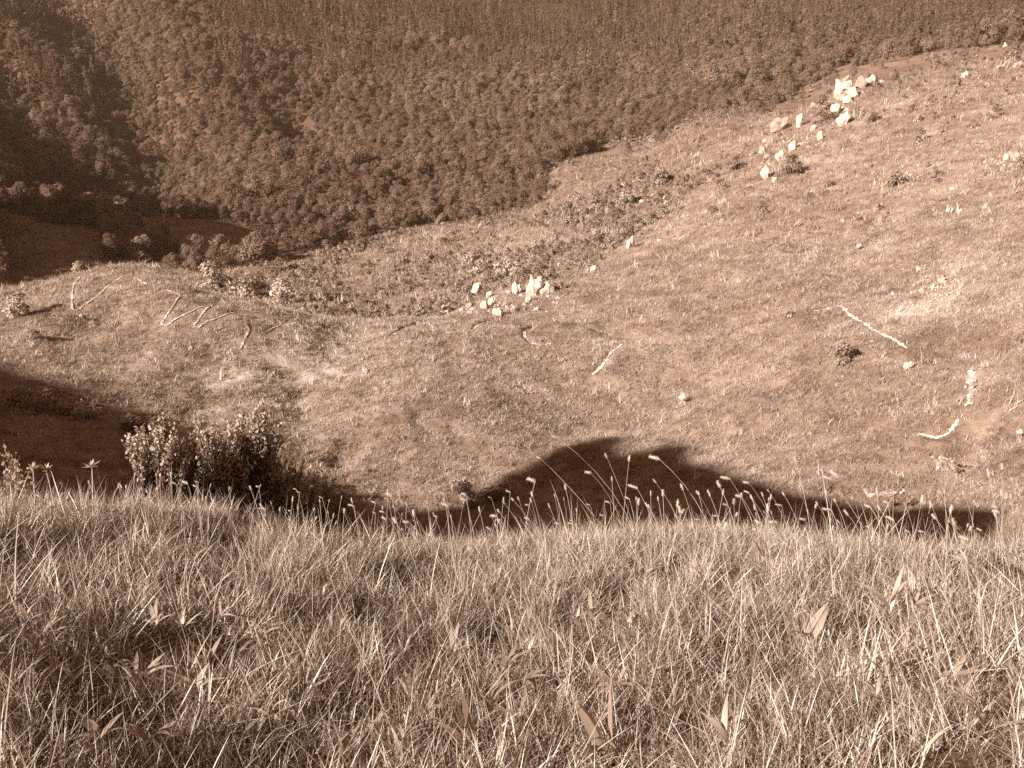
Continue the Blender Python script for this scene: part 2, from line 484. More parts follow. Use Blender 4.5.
def tone_of(x, y, r):
    near = r < 30
    t = np.full(x.shape, 0.47)
    # streaks follow the slope (up left to down right as the ground drains)
    a = R(38)
    u = x * math.cos(a) + y * math.sin(a); v = -x * math.sin(a) + y * math.cos(a)
    t = t + 0.09 * fbm(u / 10, v / 5, 60, 4, 0.6) + 0.12 * fbm(x / 5, y / 5, 70, 3) + 0.22 * fbm(x / 1.3, y / 1.3, 75, 2) + 0.04 * fbm(u / 6, v / 0.8, 79, 3)
    for (P, rad), amt in dry:
        if len(P) < 2: continue
        m = (x > P[:, 0].min() - 3 * rad) & (x < P[:, 0].max() + 3 * rad) & (y > P[:, 1].min() - 3 * rad) & (y < P[:, 1].max() + 3 * rad)
        if not m.any(): continue
        d, f = seg_dist(x[m], y[m], P)
        g = fbm(u[m] / 4, v[m] / 1.2, 90, 3, 0.7) * 0.9 + 0.6
        t[m] = t[m] + .8 * amt * np.exp(-(d / rad) ** 2) * np.clip(g, 0, 1.6)
    far = np.clip((r - 160) / 60, 0, 1)
    t = t * (1 - far) + far * (0.30 + 0.6 * (t - 0.42))
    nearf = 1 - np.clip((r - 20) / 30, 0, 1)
    t = t * (1 - nearf) + nearf * (0.14 + 0.2 * fbm(x / 0.5, y / 0.5, 77, 3))  # near soil darkened: shade of gaps between blades put into its colour
    return np.clip(t, 0.02, 1)

# ------------------------------------------------------------------ land cover in the valley
FX = [-300, -100, 0, 90, 130, 200, 240, 300, 340, 380, 440, 530, 575, 610, 660, 700, 770, 830, 880, 1024, 1300]
FY = [300, 292, 290, 272, 262, 275, 268, 256, 250, 233, 222, 208, 165, 148, 137, 112, 108, 72, 58, 42, 30]
MEADOWS = [[(132, 218), (200, 220), (268, 228), (262, 240), (235, 256), (205, 262), (190, 250), (160, 240), (128, 222)],
           [(-60, 214), (20, 215), (60, 226), (95, 228), (112, 250), (100, 275), (20, 300), (-60, 305)]]
def cover(x, y):
    """0 grass, 1 low scrub, 2 wood"""
    z = z_base(x, y)
    px, py = project(x, y, z)
    r = np.hypot(x, y)
    c = np.zeros(x.shape, int)
    wob = 9 * fbm(x / 18, y / 18, 101, 3)
    fy = np.interp(px, FX, FY)
    c = np.where((r > 135) & (py + wob < fy), 2, c)
    sy = np.interp(px, [-300, 190, 215, 300, 440, 560, 600, 640, 700, 770, 800], [0, 0, 320, 320, 330, 300, 265, 235, 190, 150, 0])
    c = np.where((r > 112) & (c == 0) & (py + 2 * wob < sy), 1, c)
    for poly in MEADOWS:
        c = np.where((r > 150) & in_poly(px, py, poly), 0, c)
    m3 = in_poly(px + wob, py, [(340, 262), (400, 240), (450, 225), (560, 228), (592, 238), (520, 252), (430, 262), (380, 275), (330, 285)])
    m4 = in_poly(px + wob, py, [(545, 192), (552, 165), (600, 152), (645, 143), (668, 146), (640, 165), (600, 186), (570, 196)])
    m5 = in_poly(px + wob, py, [(640, 160), (690, 124), (790, 112), (780, 150), (740, 165), (690, 175)])
    c = np.where((r > 130) & (m3 | m4 | m5), 0, c)
    return c, z, px, py, r

# ------------------------------------------------------------------ ground: one sheet, finer where it is near
az = np.concatenate([np.arange(-180, -102, 3.0), np.arange(-102, -84, 0.3), np.arange(-84, -50, 1.7), np.arange(-50, -29, 0.7), np.arange(-29, 29, 0.1), np.arange(29, 50, 0.7), np.arange(50, 180, 3.0)])
rr = np.concatenate([[0.3], np.geomspace(0.6, 45, 300), np.geomspace(45.2, 235, 470), np.geomspace(237, 3500, 260)])
AZ, RR = np.meshgrid(np.radians(az), rr)
GX, GY = (RR * np.sin(AZ)).ravel(), (RR * np.cos(AZ)).ravel()
GZ = z_full(GX, GY)
na, nr = len(az), len(rr)
i0 = (np.arange(nr - 1)[:, None] * na + np.arange(na)[None])
j = (np.arange(na) + 1) % na
quads = np.stack([i0, i0 + na, (np.arange(nr - 1)[:, None] + 1) * na + j[None], np.arange(nr - 1)[:, None] * na + j[None]], -1).reshape(-1, 4)
GV = np.stack([GX, GY, GZ], 1)
GV = np.concatenate([GV, [[0, 0, float(GZ[0])]]])
gm = mesh_from('ground', GV, quads[:, ::-1].copy(), M_ground, True)
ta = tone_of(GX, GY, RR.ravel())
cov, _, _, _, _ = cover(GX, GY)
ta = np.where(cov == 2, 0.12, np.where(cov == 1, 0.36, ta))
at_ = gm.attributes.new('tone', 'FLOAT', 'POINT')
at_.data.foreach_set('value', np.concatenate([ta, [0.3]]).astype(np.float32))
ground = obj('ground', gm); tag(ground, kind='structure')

# bare tracks: ribbons lying in their trodden steps
for k, (W, w) in tracks.items():
    V = []; Fc = []
    m = len(W)
    for i in range(m):
        a = W[max(i - 1, 0)]; b = W[min(i + 1, m - 1)]
        d = (b - a)[:2]; d = d / (np.linalg.norm(d) + 1e-9)
        nn = np.array([-d[1], d[0]])
        hw = w * (0.06 + 0.55 * random.random() ** 1.3) * (0.35 if i in (0, m - 1) else 1)
        c = W[i][:2] + nn * random.uniform(-.1, .1) * w
        for s in (-1, 0, 1):
            q = c + nn * hw * s
            z = float(z_full(np.array([q[0]]), np.array([q[1]]))[0])
            V.append((q[0], q[1], z + (0.06 if k in 'abcdefghijk' else 0.05)))
        if i:
            o_ = 3 * i
            Fc += [(o_ - 3, o_ - 2, o_ + 1, o_), (o_ - 2, o_ - 1, o_ + 2, o_ + 1)]
    o = obj('path', mesh_from('path', V, Fc, M_path)); tag(o, kind='structure')

# ------------------------------------------------------------------ scattering (only for what nobody could count)
def gn_scatter(name, pts, rot, scl, idx, tone, sources, kind='stuff', extra=None):
    me = bpy.data.meshes.new(name)
    pts = np.asarray(pts, np.float32)
    me.vertices.add(len(pts)); me.vertices.foreach_set('co', pts.ravel())
    for nm, ty, key, dat in (('rot', 'FLOAT_VECTOR', 'vector', rot), ('scl', 'FLOAT_VECTOR', 'vector', scl), ('idx', 'INT', 'value', idx), ('tone', 'FLOAT', 'value', tone)):
        a = me.attributes.new(nm, ty, 'POINT')
        a.data.foreach_set(key, np.asarray(dat, np.int32 if ty == 'INT' else np.float32).ravel())
    o = obj(name, me); tag(o, kind=kind)
    colx = bpy.data.collections.new(name + '_kinds')
    for s in sources: colx.objects.link(s)
    ng = bpy.data.node_groups.new(name + '_scatter', 'GeometryNodeTree')
    ng.interface.new_socket('Geometry', in_out='INPUT', socket_type='NodeSocketGeometry')
    ng.interface.new_socket('Geometry', in_out='OUTPUT', socket_type='NodeSocketGeometry')
    N, L = ng.nodes, ng.links
    gi = N.new('NodeGroupInput'); go = N.new('NodeGroupOutput')
    mp = N.new('GeometryNodeMeshToPoints')
    ci = N.new('GeometryNodeCollectionInfo'); ci.inputs[0].default_value = colx
    ci.inputs['Separate Children'].default_value = True; ci.inputs['Reset Children'].default_value = True
    ip = N.new('GeometryNodeInstanceOnPoints'); ip.inputs['Pick Instance'].default_value = True
    def attr(nm, dt):
        a = N.new('GeometryNodeInputNamedAttribute'); a.data_type = dt; a.inputs[0].default_value = nm
        return [s for s in a.outputs if s.enabled and s.name == 'Attribute'][0]
    L.new(gi.outputs[0], mp.inputs[0]); L.new(mp.outputs[0], ip.inputs['Points'])
    L.new(ci.outputs[0], ip.inputs['Instance'])
    L.new(attr('idx', 'INT'), ip.inputs['Instance Index'])
    er = N.new('FunctionNodeEulerToRotation'); L.new(attr('rot', 'FLOAT_VECTOR'), er.inputs[0])
    L.new(er.outputs[0], ip.inputs['Rotation'])
    L.new(attr('scl', 'FLOAT_VECTOR'), ip.inputs['Scale'])
    L.new(ip.outputs[0], go.inputs[0])
    md = o.modifiers.new('scatter', 'NODES'); md.node_group = ng
    return o

# ------------------------------------------------------------------ grass blades and tufts
def blades_mesh(name, nb, rad, hmin, hmax, w, mat, lean=0.35, flop=0.4, seg=3, seed=0, dirbias=0.0, flopchance=0.08):
    g = np.random.default_rng(seed)
    V = []; Fc = []
    for _ in range(nb):
        a = g.uniform(0, 2 * math.pi); rd = rad * math.sqrt(g.uniform())
        bx, by = rd * math.cos(a), rd * math.sin(a)
        h = g.uniform(hmin, hmax) * (1.0 if g.uniform() > 0.1 else 1.25)
        la = g.uniform(0, 2 * math.pi)
        ln = abs(g.normal(0, lean)) * h
        bend = abs(g.normal(0, flop)) * h
        if g.uniform() < flopchance: ln = h * 0.9; h *= 0.5
        dx, dy = math.cos(la), math.sin(la)
        dx += dirbias
        fa = g.uniform(0, math.pi); wx, wy = math.cos(fa), math.sin(fa)
        ww = w * g.uniform(0.6, 1.5)
        base = len(V)
        for s in range(seg + 1):
            t = s / seg
            x = bx + dx * (ln * t + bend * t * t); y = by + dy * (ln * t + bend * t * t)
            z = h * t - 0.35 * bend * t * t - 0.02
            k = ww * (1 - t) ** 0.6 * 0.5
            if s == seg:
                V.append((x, y, z))
            else:
                V.append((x - wx * k, y - wy * k, z)); V.append((x + wx * k, y + wy * k, z))
        for s in range(seg):
            b = base + 2 * s
            if s == seg - 1: Fc.append((b, b + 1, b + 2))
            else: Fc.append((b, b + 1, b + 3, b + 2))
    return mesh_from(name, V, Fc, mat)
def src(name, me):
    return bpy.data.objects.new(name, me)

fg_src = [src('grass_tuft', blades_mesh('grass_tuft', 70, 0.11, 0.05, 0.17, 0.0040, M_fg, 0.45, 0.45, 4, 100 + k)) for k in range(6)]
fg_src += [src('grass_tuft', blades_mesh('grass_tuft', 50, 0.08, 0.11, 0.25, 0.0042, M_fg, 0.28, 0.3, 4, 120 + k)) for k in range(3)]
fg_src += [src('grass_thatch', blades_mesh('grass_thatch', 50, 0.14, 0.03, 0.14, 0.0040, M_fg, 0.9, 0.6, 3, 140 + k, 0, 0.5)) for k in range(3)]
fg_src += [src('straw', blades_mesh('straw', 6, 0.12, 0.12, 0.34, 0.0034, M_straw, 0.5, 0.25, 5, 160 + k)) for k in range(3)]
def scatter_zone(nmax, r0, r1, azl, seed, pw=2.0):
    g = np.random.default_rng(seed)
    r = (g.uniform(r0 ** pw, r1 ** pw, nmax)) ** (1 / pw)
    a = np.radians(g.uniform(-azl, azl, nmax))
    return r * np.sin(a), r * np.cos(a), r, g
x, y, r, g = scatter_zone(20000, 0.9, 11.5, 42, 1)
clump = fbm(x / 0.38, y / 0.38, 201, 3)
big = fbm(x / 1.4, y / 1.4, 211, 2)
keep = (clump > -0.45 + 0.35 * g.uniform(size=len(x))) | (r < 2.9)
x, y, r, clump, big = x[keep], y[keep], r[keep], clump[keep], big[keep]
m = len(x)
pr = np.array([.106] * 6 + [.0367] * 3 + [.05] * 3 + [.0346667] * 3); idx = g.choice(15, m, p=pr / pr.sum())
s = 0.62 + 0.62 * np.clip(clump + 0.4, 0, 1.2) + 0.12 * g.normal(size=m)
s = np.clip(s, 0.45, 1.5) * np.where(r > 5.2, 0.85, 1.0)
gn_scatter('grass', np.stack([x, y, z_full(x, y)], 1),
           np.stack([g.normal(0, .12, m), g.normal(0.06, .12, m), g.uniform(0, 6.28, m)], 1),
           np.stack([s, s, s * g.uniform(.8, 1.2, m)], 1), idx, np.clip(0.50 + 0.07 * big + 0.14 * clump + 0.06 * g.normal(size=m), 0, 1), fg_src)

# facing hillside: coarser tufts
mid_src = [src('hill_tuft', blades_mesh('hill_tuft', 18, 0.22, 0.05, 0.17, 0.018, M_mid, 0.5, 0.5, 2, 300 + k)) for k in range(5)]
mid_src += [src('hill_tuft', blades_mesh('hill_tuft', 14, 0.14, 0.15, 0.32, 0.022, M_mid, 0.3, 0.3, 2, 320 + k)) for k in range(2)]
def hill_grass(name, nmax, r0, r1, azl, seed, size, pw):
    x, y, r, g = scatter_zone(nmax, r0, r1, azl, seed, pw)
    c, z, px, py, _ = cover(x, y)
    tone = tone_of(x, y, r)
    den = fbm(x / 1.7, y / 1.7, 333, 2)
    k = (c < 2) & (den + 0.9 * g.uniform(size=len(x)) > -0.15 + np.clip(tone - 0.62, 0, 1) * 1.5)
    for W, w in tracks.values():
        kk = np.where(k & (x > W[:, 0].min() - 2) & (x < W[:, 0].max() + 2) & (y > W[:, 1].min() - 2) & (y < W[:, 1].max() + 2))[0]
        if len(kk):
            d, f = seg_dist(x[kk], y[kk] + 0.15, W)
            d2, f = seg_dist(x[kk], y[kk] + 0.4, W)
            k[kk] = (d > 0.25 + w * .5) & (d2 > (0.42 if w < .35 else .3))
    x, y, r, tone = x[k], y[k], r[k], tone[k]
    m = len(x)
    s = size * np.exp(g.normal(0, .38, m)) * (r / 80) ** 0.35
    gn_scatter(name, np.stack([x, y, z_full(x, y) - 0.02], 1),
               np.stack([g.normal(0, .15, m), g.normal(0, .15, m), g.uniform(0, 6.28, m)], 1),
               np.stack([s, s, s * g.uniform(.6, 1.1, m)], 1), g.choice(7, m, p=[.17] * 5 + [.075] * 2), np.clip(tone + 0.03 + 0.16 * g.normal(size=m), 0, 1), mid_src)
hill_grass('grass', 15000, 10, 45, 45, 2, 0.9, 1.6)
hill_grass('grass', 300000, 45, 125, 33, 3, 1.0, 1.7)
hill_grass('grass', 130000, 120, 260, 32, 4, 1.6, 1.6)

# ------------------------------------------------------------------ foliage masses
def leaf_cloud(nl, size, shape, seed, mat, name, up=0.3):
    """many small leaf faces spread through the volume that shape() describes"""
    g = np.random.default_rng(seed)
    P = shape(nl, g)
    nl = len(P)
    nrm = g.normal(size=(nl, 3)); nrm[:, 2] = np.abs(nrm[:, 2]) + up
    out = P - P.mean(0); out /= (np.linalg.norm(out, axis=1, keepdims=True) + 1e-6)
    nrm = nrm + 1.3 * out
    nrm /= np.linalg.norm(nrm, axis=1, keepdims=True)
    a = np.cross(nrm, g.normal(size=(nl, 3))); a /= (np.linalg.norm(a, axis=1, keepdims=True) + 1e-6)
    b = np.cross(nrm, a)
    L_ = size * g.uniform(.6, 1.4, (nl, 1)); W_ = L_ * g.uniform(.4, .65, (nl, 1))
    V = np.stack([P - a * L_, P + b * W_ + a * L_ * .1, P + a * L_, P - b * W_ + a * L_ * .1], 1).reshape(-1, 3)
    Fc = np.arange(nl * 4).reshape(-1, 4)
    return mesh_from(name, V, Fc, mat)
def lumpy_crown(h, w, nclump, base=0.25, cone=0.0):
    def f(nl, g):
        C = []
        for _ in range(nclump):
            t = g.uniform() ** 0.8
            prof = math.sqrt(max(0.02, 1 - (2 * t - 0.75) ** 2 * 0.75)) * (1 - t * cone)
            if cone > 0.7: prof = max(0.06, 1 - t * 0.97)
            a = g.uniform(0, 6.283); rd = w / 2 * prof * math.sqrt(g.uniform(0.15, 0.9)) * 0.85
            cr = w * g.uniform(0.12, 0.24) * (1 - 0.6 * t * cone)
            C.append((rd * math.cos(a), rd * math.sin(a), h * (base + (1 - base) * t) - cr * .6, cr))
        C = np.array(C)
        k = g.integers(0, len(C), nl)
        d = g.normal(size=(nl, 3)); d /= np.linalg.norm(d, axis=1, keepdims=True)
        d[:, 2] = np.where(g.uniform(size=nl) < .6, np.abs(d[:, 2]), d[:, 2])
        rad = C[k, 3:4] * g.uniform(.55, 1.12, (nl, 1))
        return C[k, :3] + d * rad
    return f
def tube(path, rads, nseg=6):
    V = []; Fc = []
    path = [Vector(p) for p in path]
    for i, p in enumerate(path):
        d = (path[min(i + 1, len(path) - 1)] - path[max(i - 1, 0)]).normalized()
        u = d.orthogonal().normalized(); v = d.cross(u)
        for k in range(nseg):
            a = 2 * math.pi * k / nseg
            V.append(tuple(p + (u * math.cos(a) + v * math.sin(a)) * rads[i]))
        if i:
            for k in range(nseg):
                a_ = (i - 1) * nseg + k; b_ = (i - 1) * nseg + (k + 1) % nseg
                Fc.append((a_, b_, b_ + nseg, a_ + nseg))
    return V, Fc
def join(parts):
    V = []; Fc = []
    for v, f in parts:
        o = len(V); V += list(v); Fc += [tuple(i + o for i in q) for q in f]
    return V, Fc
def trunk_mesh(h, r0, seed, limbs=4, name='trunk'):
    g = random.Random(seed)
    parts = [tube([(0, 0, -.4), (g.uniform(-.05, .05) * h, g.uniform(-.05, .05) * h, h * .4), (g.uniform(-.08, .08) * h, g.uniform(-.08, .08) * h, h * .85)], [r0, r0 * .7, r0 * .2])]
    for k in range(limbs):
        a = g.uniform(0, 6.28); z0 = h * g.uniform(.2, .5)
        e = h * .3
        parts.append(tube([(0, 0, z0), (math.cos(a) * e * .5, math.sin(a) * e * .5, z0 + e * .4), (math.cos(a) * e, math.sin(a) * e, z0 + e)], [r0 * .45, r0 * .3, r0 * .08], 5))
    V, Fc = join(parts)
    return mesh_from(name, V, Fc, M_bark, True)

broad = [(leaf_cloud(2400, 0.20, lumpy_crown(h, w, 18, 0.2), 400 + k, M_tree, 'crown'), trunk_mesh(h, .16, 400 + k)) for k, (h, w) in enumerate([(6.5, 6.2), (7.5, 6.0), (5.6, 6.5), (8.2, 6.0), (6.0, 5.2)])]
conif = [(leaf_cloud(2000, 0.20, lumpy_crown(h, w, 30, 0.08, 0.9), 450 + k, M_tree, 'crown', -.1), trunk_mesh(h, .15, 450 + k, 0)) for k, (h, w) in enumerate([(12, 4.2), (13.5, 4.4), (10.5, 4.0), (11.5, 3.6)])]
bushes = [(leaf_cloud(900, 0.13, lumpy_crown(h, w, 12, 0.0), 480 + k, M_bush, 'foliage'), trunk_mesh(h, .05, 480 + k, 5, 'stem')) for k, (h, w) in enumerate([(1.7, 2.6), (2.1, 2.4), (1.4, 2.9), (2.4, 2.8)])]
scrub_src = [src('scrub_bush', leaf_cloud(420, 0.11, lumpy_crown(h, w, 7, -0.1), 500 + k, M_bush, 'scrub_bush')) for k, (h, w) in enumerate([(0.9, 1.5), (1.2, 1.5), (0.7, 1.7), (1.5, 1.9)])]

# wood on the far slope
def blue_noise(x, y, cell):
    key = (np.floor(x / cell).astype(np.int64) * 73856093) ^ (np.floor(y / cell).astype(np.int64) * 19349663)
    _, i = np.unique(key, return_index=True)
    return i
g = np.random.default_rng(77)
x = g.uniform(-420, 480, 380000); y = g.uniform(120, 900, 380000)
k = (np.abs(x) < 0.62 * y + 25)
x, y = x[k], y[k]
i = blue_noise(x, y, 2.75); x, y = x[i], y[i]
c, z, px, py, r = cover(x, y)
k = ((c == 2) | ((c == 1) & (r > 150) & (g.uniform(size=len(x)) < .07)) | ((c == 0) & (r > 222) & (px > 600) & (g.uniform(size=len(x)) < .10))) & (r < 900)
sparse = (c != 2)[k]
x, y, z, px, py, r = x[k], y[k], z[k], px[k], py[k], r[k]
jy = g.normal(0, 9, len(x)); coni = ((py + jy < 88 + 22 * fbm(x / 40, y / 40, 7, 2)) & (px > 215) & (px < 680)) | ((py < 60) & (px >= 680) & (g.uniform(size=len(x)) < .6)) | ((px < 110) & (py < 110))
coni &= fbm(x / 25, y / 25, 9, 2) > -0.35
shadow_gap = g.uniform(size=len(x)) > np.where(coni, .32, .05)
x, y, z, px, py, r, coni = [q[shadow_gap] for q in (x, y, z, px, py, r, coni)]; sparse = sparse[shadow_gap]
m = len(x)
small = fbm(x / 22, y / 22, 13, 3)
sc_ = np.clip(0.86 + 0.28 * small + 0.30 * g.normal(size=m), .4, 2.0) * np.where(r < 210, .74, 1.0) * .66
sc_ *= np.where(sparse, .5, 1.0)
sc_ *= np.where((~coni) & (px > 150) & (py > 100), .78, 1.0)
sc_ *= np.where(coni, 1.08, 1.0)
tone = np.clip(0.50 + 0.14 * small + 0.18 * fbm(x / 70, y / 70, 17, 2) + 0.10 * g.normal(size=m) - np.where(coni, 0.06, 0) + 0.10 * np.clip((px - 300) / 700, -.3, 1), 0, 1)
kind = np.where(coni, 5 + g.integers(0, 4, m), g.integers(0, 5, m))
rz = g.uniform(0, 6.28, m)
print('TREES', m)
vis = (px > -20) & (px < 1044) & (py > -10)
order = np.argsort(np.where(vis, r, 1e9))
ind = np.zeros(m, bool); ind[order[:290]] = True
protos = {}
def tree_thing(k, loc, rz, s, tone, label, group):
    """a tree: crown and trunk under one root"""
    if k not in protos:
        cm, tm = (broad + conif)[k]
        t = empty('broadleaf_tree' if k < 5 else 'conifer_tree', loc, rz)
        obj('trunk', tm, t); obj('crown', cm, t)
        protos[k] = t
    else:
        t = copy_tree(protos[k])
    t.location = loc; t.rotation_euler = (0, 0, rz); t.scale = (s, s, s)
    for ch in t.children: ch['tone'] = float(tone)
    tag(t, label, 'tree', group)
    return t
for q in np.where(ind)[0]:
    shape_ = 'bushy' if kind[q] < 5 else 'pointed'
    size_ = 'small' if sc_[q] < .42 else ('large' if sc_[q] > .56 else 'middling')
    if px[q] < 125: zone = 'at the edge of the shaded meadow on the left'
    elif px[q] < 205: zone = 'between the knoll and the wooded gully'
    elif px[q] < 300: zone = 'behind the pale bushes at the foot of the wood'
    elif px[q] < 440: zone = 'at the wood edge above the long lower meadow'
    elif px[q] < 560: zone = 'at the wood edge straight above the centre outcrop'
    elif px[q] < 700: zone = 'at the wood edge above the smooth upper meadow'
    elif px[q] < 860: zone = 'at the wood edge behind the upper outcrop'
    else: zone = 'at the wood edge behind the right skyline'
    shape_ = ('pale ' if tone[q] > .58 else 'dark ' if tone[q] < .42 else '') + shape_
    lab = size_ + ' ' + shape_ + ' tree ' + zone
    tree_thing(int(kind[q]), (x[q], y[q], z[q] - .2), rz[q], float(sc_[q]), tone[q], lab, 'trees ' + zone)
tree_src = []
for cm, tm in broad + conif: tree_src.append(src('wood_tree', cm))
k = ~ind
gn_scatter('forest', np.stack([x, y, z - .2], 1)[k], np.stack([g.normal(0, .05, m), g.normal(0, .05, m), rz], 1)[k], np.stack([sc_, sc_, sc_ * g.uniform(.85, 1.2, m)], 1)[k], kind[k], tone[k], tree_src)

# low scrub between the hillside and the wood
x = g.uniform(-90, 190, 60000); y = g.uniform(100, 420, 60000)
i = blue_noise(x, y, 1.2); x, y = x[i], y[i]
c, z, px, py, r = cover(x, y)
den = fbm(x / 9, y / 9, 55, 3)
k = ((c == 1) & (den > -0.35)) | ((c == 0) & (r > 125) & (r < 330) & (px > 215) & (px < 1090) & (g.uniform(size=len(x)) < np.where(r > 150, 0.10, 0.03) * (1 + 1.5 * den)))
x, y, z, den = x[k], y[k], z[k], den[k]
m = len(x)
s = np.clip(.62 + .45 * den + .25 * g.normal(size=m), .25, 1.7)
gn_scatter('shrubbery', np.stack([x, y, z], 1), np.stack([g.normal(0, .1, m), g.normal(0, .1, m), g.uniform(0, 6.28, m)], 1), np.stack([s, s, s], 1),
           g.integers(0, 4, m), np.clip(.46 + .14 * den + .12 * g.normal(size=m), 0, 1), scrub_src)
print('SCRUB', m)

# ------------------------------------------------------------------ single shrubs
bproto = {}
def bush_thing(k, px, py, wpx, label, tone=.6, group=None, rmin=40, zs=1.0, name='shrub'):
    p = hit(px, py, rmin)
    d = np.linalg.norm(p)
    wid = wpx / F * d
    s = wid / [2.6, 2.4, 2.9, 2.8][k]
    if k not in bproto:
        fm, sm = bushes[k]
        t = empty(name, tuple(p)); obj('stem', sm, t); obj('foliage', fm, t); bproto[k] = t
    else:
        t = copy_tree(bproto[k])
    t.location = (p[0], p[1], p[2] - .1 * s); t.rotation_euler = (0, 0, random.uniform(0, 6.28)); t.scale = (s, s, s * zs)
    for ch in t.children: ch['tone'] = tone
    tag(t, label, 'shrub', group)
    return t
bush_thing(3, 282, 306, 32, 'pale rounded shrub casting a dark shadow just behind the crest of the grassy spur', .95)
bush_thing(1, 212, 292, 34, 'pale bush left of the rounded shrub behind the crest', .85)
bush_thing(0, 250, 300, 40, 'wide low bush between two pale bushes behind the crest', .62)
bush_thing(2, 338, 318, 20, 'small dark bush right of the pale rounded shrub', .3)
bush_thing(3, 474, 276, 32, 'pale bush above the left end of the white rock cluster', .85)
bush_thing(0, 508, 278, 34, 'pale bush directly behind the white rock cluster', .75)
bush_thing(2, 490, 284, 24, 'low dark bush behind the rocks of the centre outcrop', .3)
bush_thing(1, 19, 316, 26, 'rounded light bush on the left flank of the spur', .72)
bush_thing(0, 34, 338, 14, 'small bush below the rounded light bush on the spur', .5)
bush_thing(1, 78, 272, 12, 'tiny pale bush standing on the crest beside the upper end of the track', .95)
bush_thing(2, 38, 290, 7, 'tiny bush on the skyline left of the knoll', .6)
bush_thing(0, 790, 328, 26, 'scrubby brown bush at the left end of the bare track', .5)
bush_thing(1, 842, 366, 28, 'scrubby bush on the slope below the bare track', .5)
bush_thing(0, 896, 186, 22, 'round bush on the open slope below the upper outcrop', .5)
bush_thing(3, 762, 218, 18, 'bush on the slope below the lower end of the upper outcrop', .45)
bush_thing(1, 935, 178, 12, 'small bush right of the round bush on the open slope', .5)
bush_thing(0, 874, 122, 14, 'dark bush right of the upper outcrop', .25)
bush_thing(2, 826, 122, 26, 'low brown bush between the rocks of the upper outcrop', .35)
bush_thing(3, 822, 112, 18, 'brown dome bush left of the big white rock', .5)
bush_thing(1, 792, 175, 22, 'dark bush inside the lower outcrop', .3)
bush_thing(0, 575, 204, 18, 'pale bush at the left end of the bushy meadow edge', .75)
bush_thing(1, 594, 212, 22, 'pale bush in the middle of the bushy meadow edge', .8)
bush_thing(3, 625, 208, 22, 'pale bush with a dark right side at the meadow edge', .75)
bush_thing(0, 570, 226, 18, 'rounded bush below the meadow edge bushes', .6)
bush_thing(2, 624, 232, 20, 'brown bush on the slope above the small white rock', .5)
bush_thing(1, 440, 226, 12, 'pale little bush at the lower edge of the wood', .85)
bush_thing(1, 660, 186, 20, 'pale scrubby bush on the shoulder of the hill', .7)
bush_thing(2, 696, 128, 16, 'pale bush where the smooth meadow meets the wood', .6)
bush_thing(0, 934, 66, 12, 'small rounded bush on the upper skyline meadow', .45)
bush_thing(3, 1013, 62, 16, 'dark bush on the upper right skyline', .25)
bush_thing(1, 735, 170, 16, 'bush on the slope left of the lower outcrop', .45)
# bushes at the edge of the big shadow on the left
for i_, (px, py, w, t_, lb) in enumerate([(20, 408, 30, .45, 'leftmost bush along the edge of the big shadow'), (48, 412, 26, .5, 'low bush second from the left on the shadow edge'),
        (74, 416, 34, .55, 'largest bush on the shadow edge with sunlit top'), (96, 420, 22, .4, 'dark bush right of the largest shadow edge bush'),
        (132, 430, 26, .35, 'low bush on the shadow edge above the leafy bush'), (158, 438, 24, .35, 'dark bush on the shadow edge behind the leafy bush'),
        (500, 498, 34, .12, 'dark bush in front of the rounded shadow, shade put into its leaf tone'), (466, 505, 30, .35, 'thin twiggy bush left of the dark bush'),  # shade on the bush by the rounded shadow is put into its tone
        (296, 490, 26, .35, 'dark low bush right of the leafy bush'), (325, 500, 20, .4, 'small bush at the far right end of the leafy bush')]):
    bush_thing(i_ % 4, px, py, w, lb, t_)
# young trees in the left valley
def tree_at(k, px, py, hpx, label, tone=.6, rmin=130):
    p = hit(px, py, rmin)
    if p is None: return
    hh = [6.5, 7.5, 5.6, 8.2, 6.0, 12, 13.5, 10.5, 11.5][k]
    s = hpx / F * np.linalg.norm(p) / hh
    tree_thing(k, (p[0], p[1], p[2] - .3), random.uniform(0, 6.28), s, tone, label, None)
tree_at(2, 10, 268, 52, 'big rounded tree at the left edge below the shaded meadow', .75)
tree_at(0, -12, 285, 50, 'rounded tree cut by the left edge of the photo', .7)
tree_at(3, 142, 262, 30, 'bushy tree with a light crown right behind the knoll', .85)
tree_at(1, 122, 258, 24, 'darker bushy tree left of the light crown behind the knoll', .6)
tree_at(4, 110, 232, 34, 'spreading tree at the lower tip of the valley wood', .75)
tree_at(0, 92, 226, 30, 'tree left of the spreading tree by the shaded meadow', .7)
tree_at(1, 222, 262, 28, 'reddish tree standing before the dark meadow', .6)
tree_at(2, 255, 262, 30, 'rounded tree right of the dark meadow', .65)
tree_at(4, 196, 266, 20, 'small tree in front of the dark meadow', .5)

# two unseen broad trees added on the ridge: their crowns round off the hillside shadow
for k_, (px, py, sc0, lb) in enumerate([(632, 441, 1.1, 'unseen broad tree added on the ridge to shape the shadow, nearer the camera'), (672, 452, 1.0, 'unseen broad tree added on the ridge to shape the shadow, farther from the camera')]):
    p = hit(px, py, 35); q = p - sun_travel * ((p[1] - RIDGE_Y) / sun_travel[1])
    t = empty('broadleaf_tree', (q[0], q[1], q[2] - 6.3 * sc0))
    fm = leaf_cloud(9000, .22, lumpy_crown(6.5, 6.6, 40, .1), 990 + k_, M_tree, 'crown')
    obj('crown', fm, t)['tone'] = .5; obj('trunk', trunk_mesh(6.5, .25, 990 + k_), t)
    t.scale = (sc0,) * 3
    tag(t, lb, 'tree')

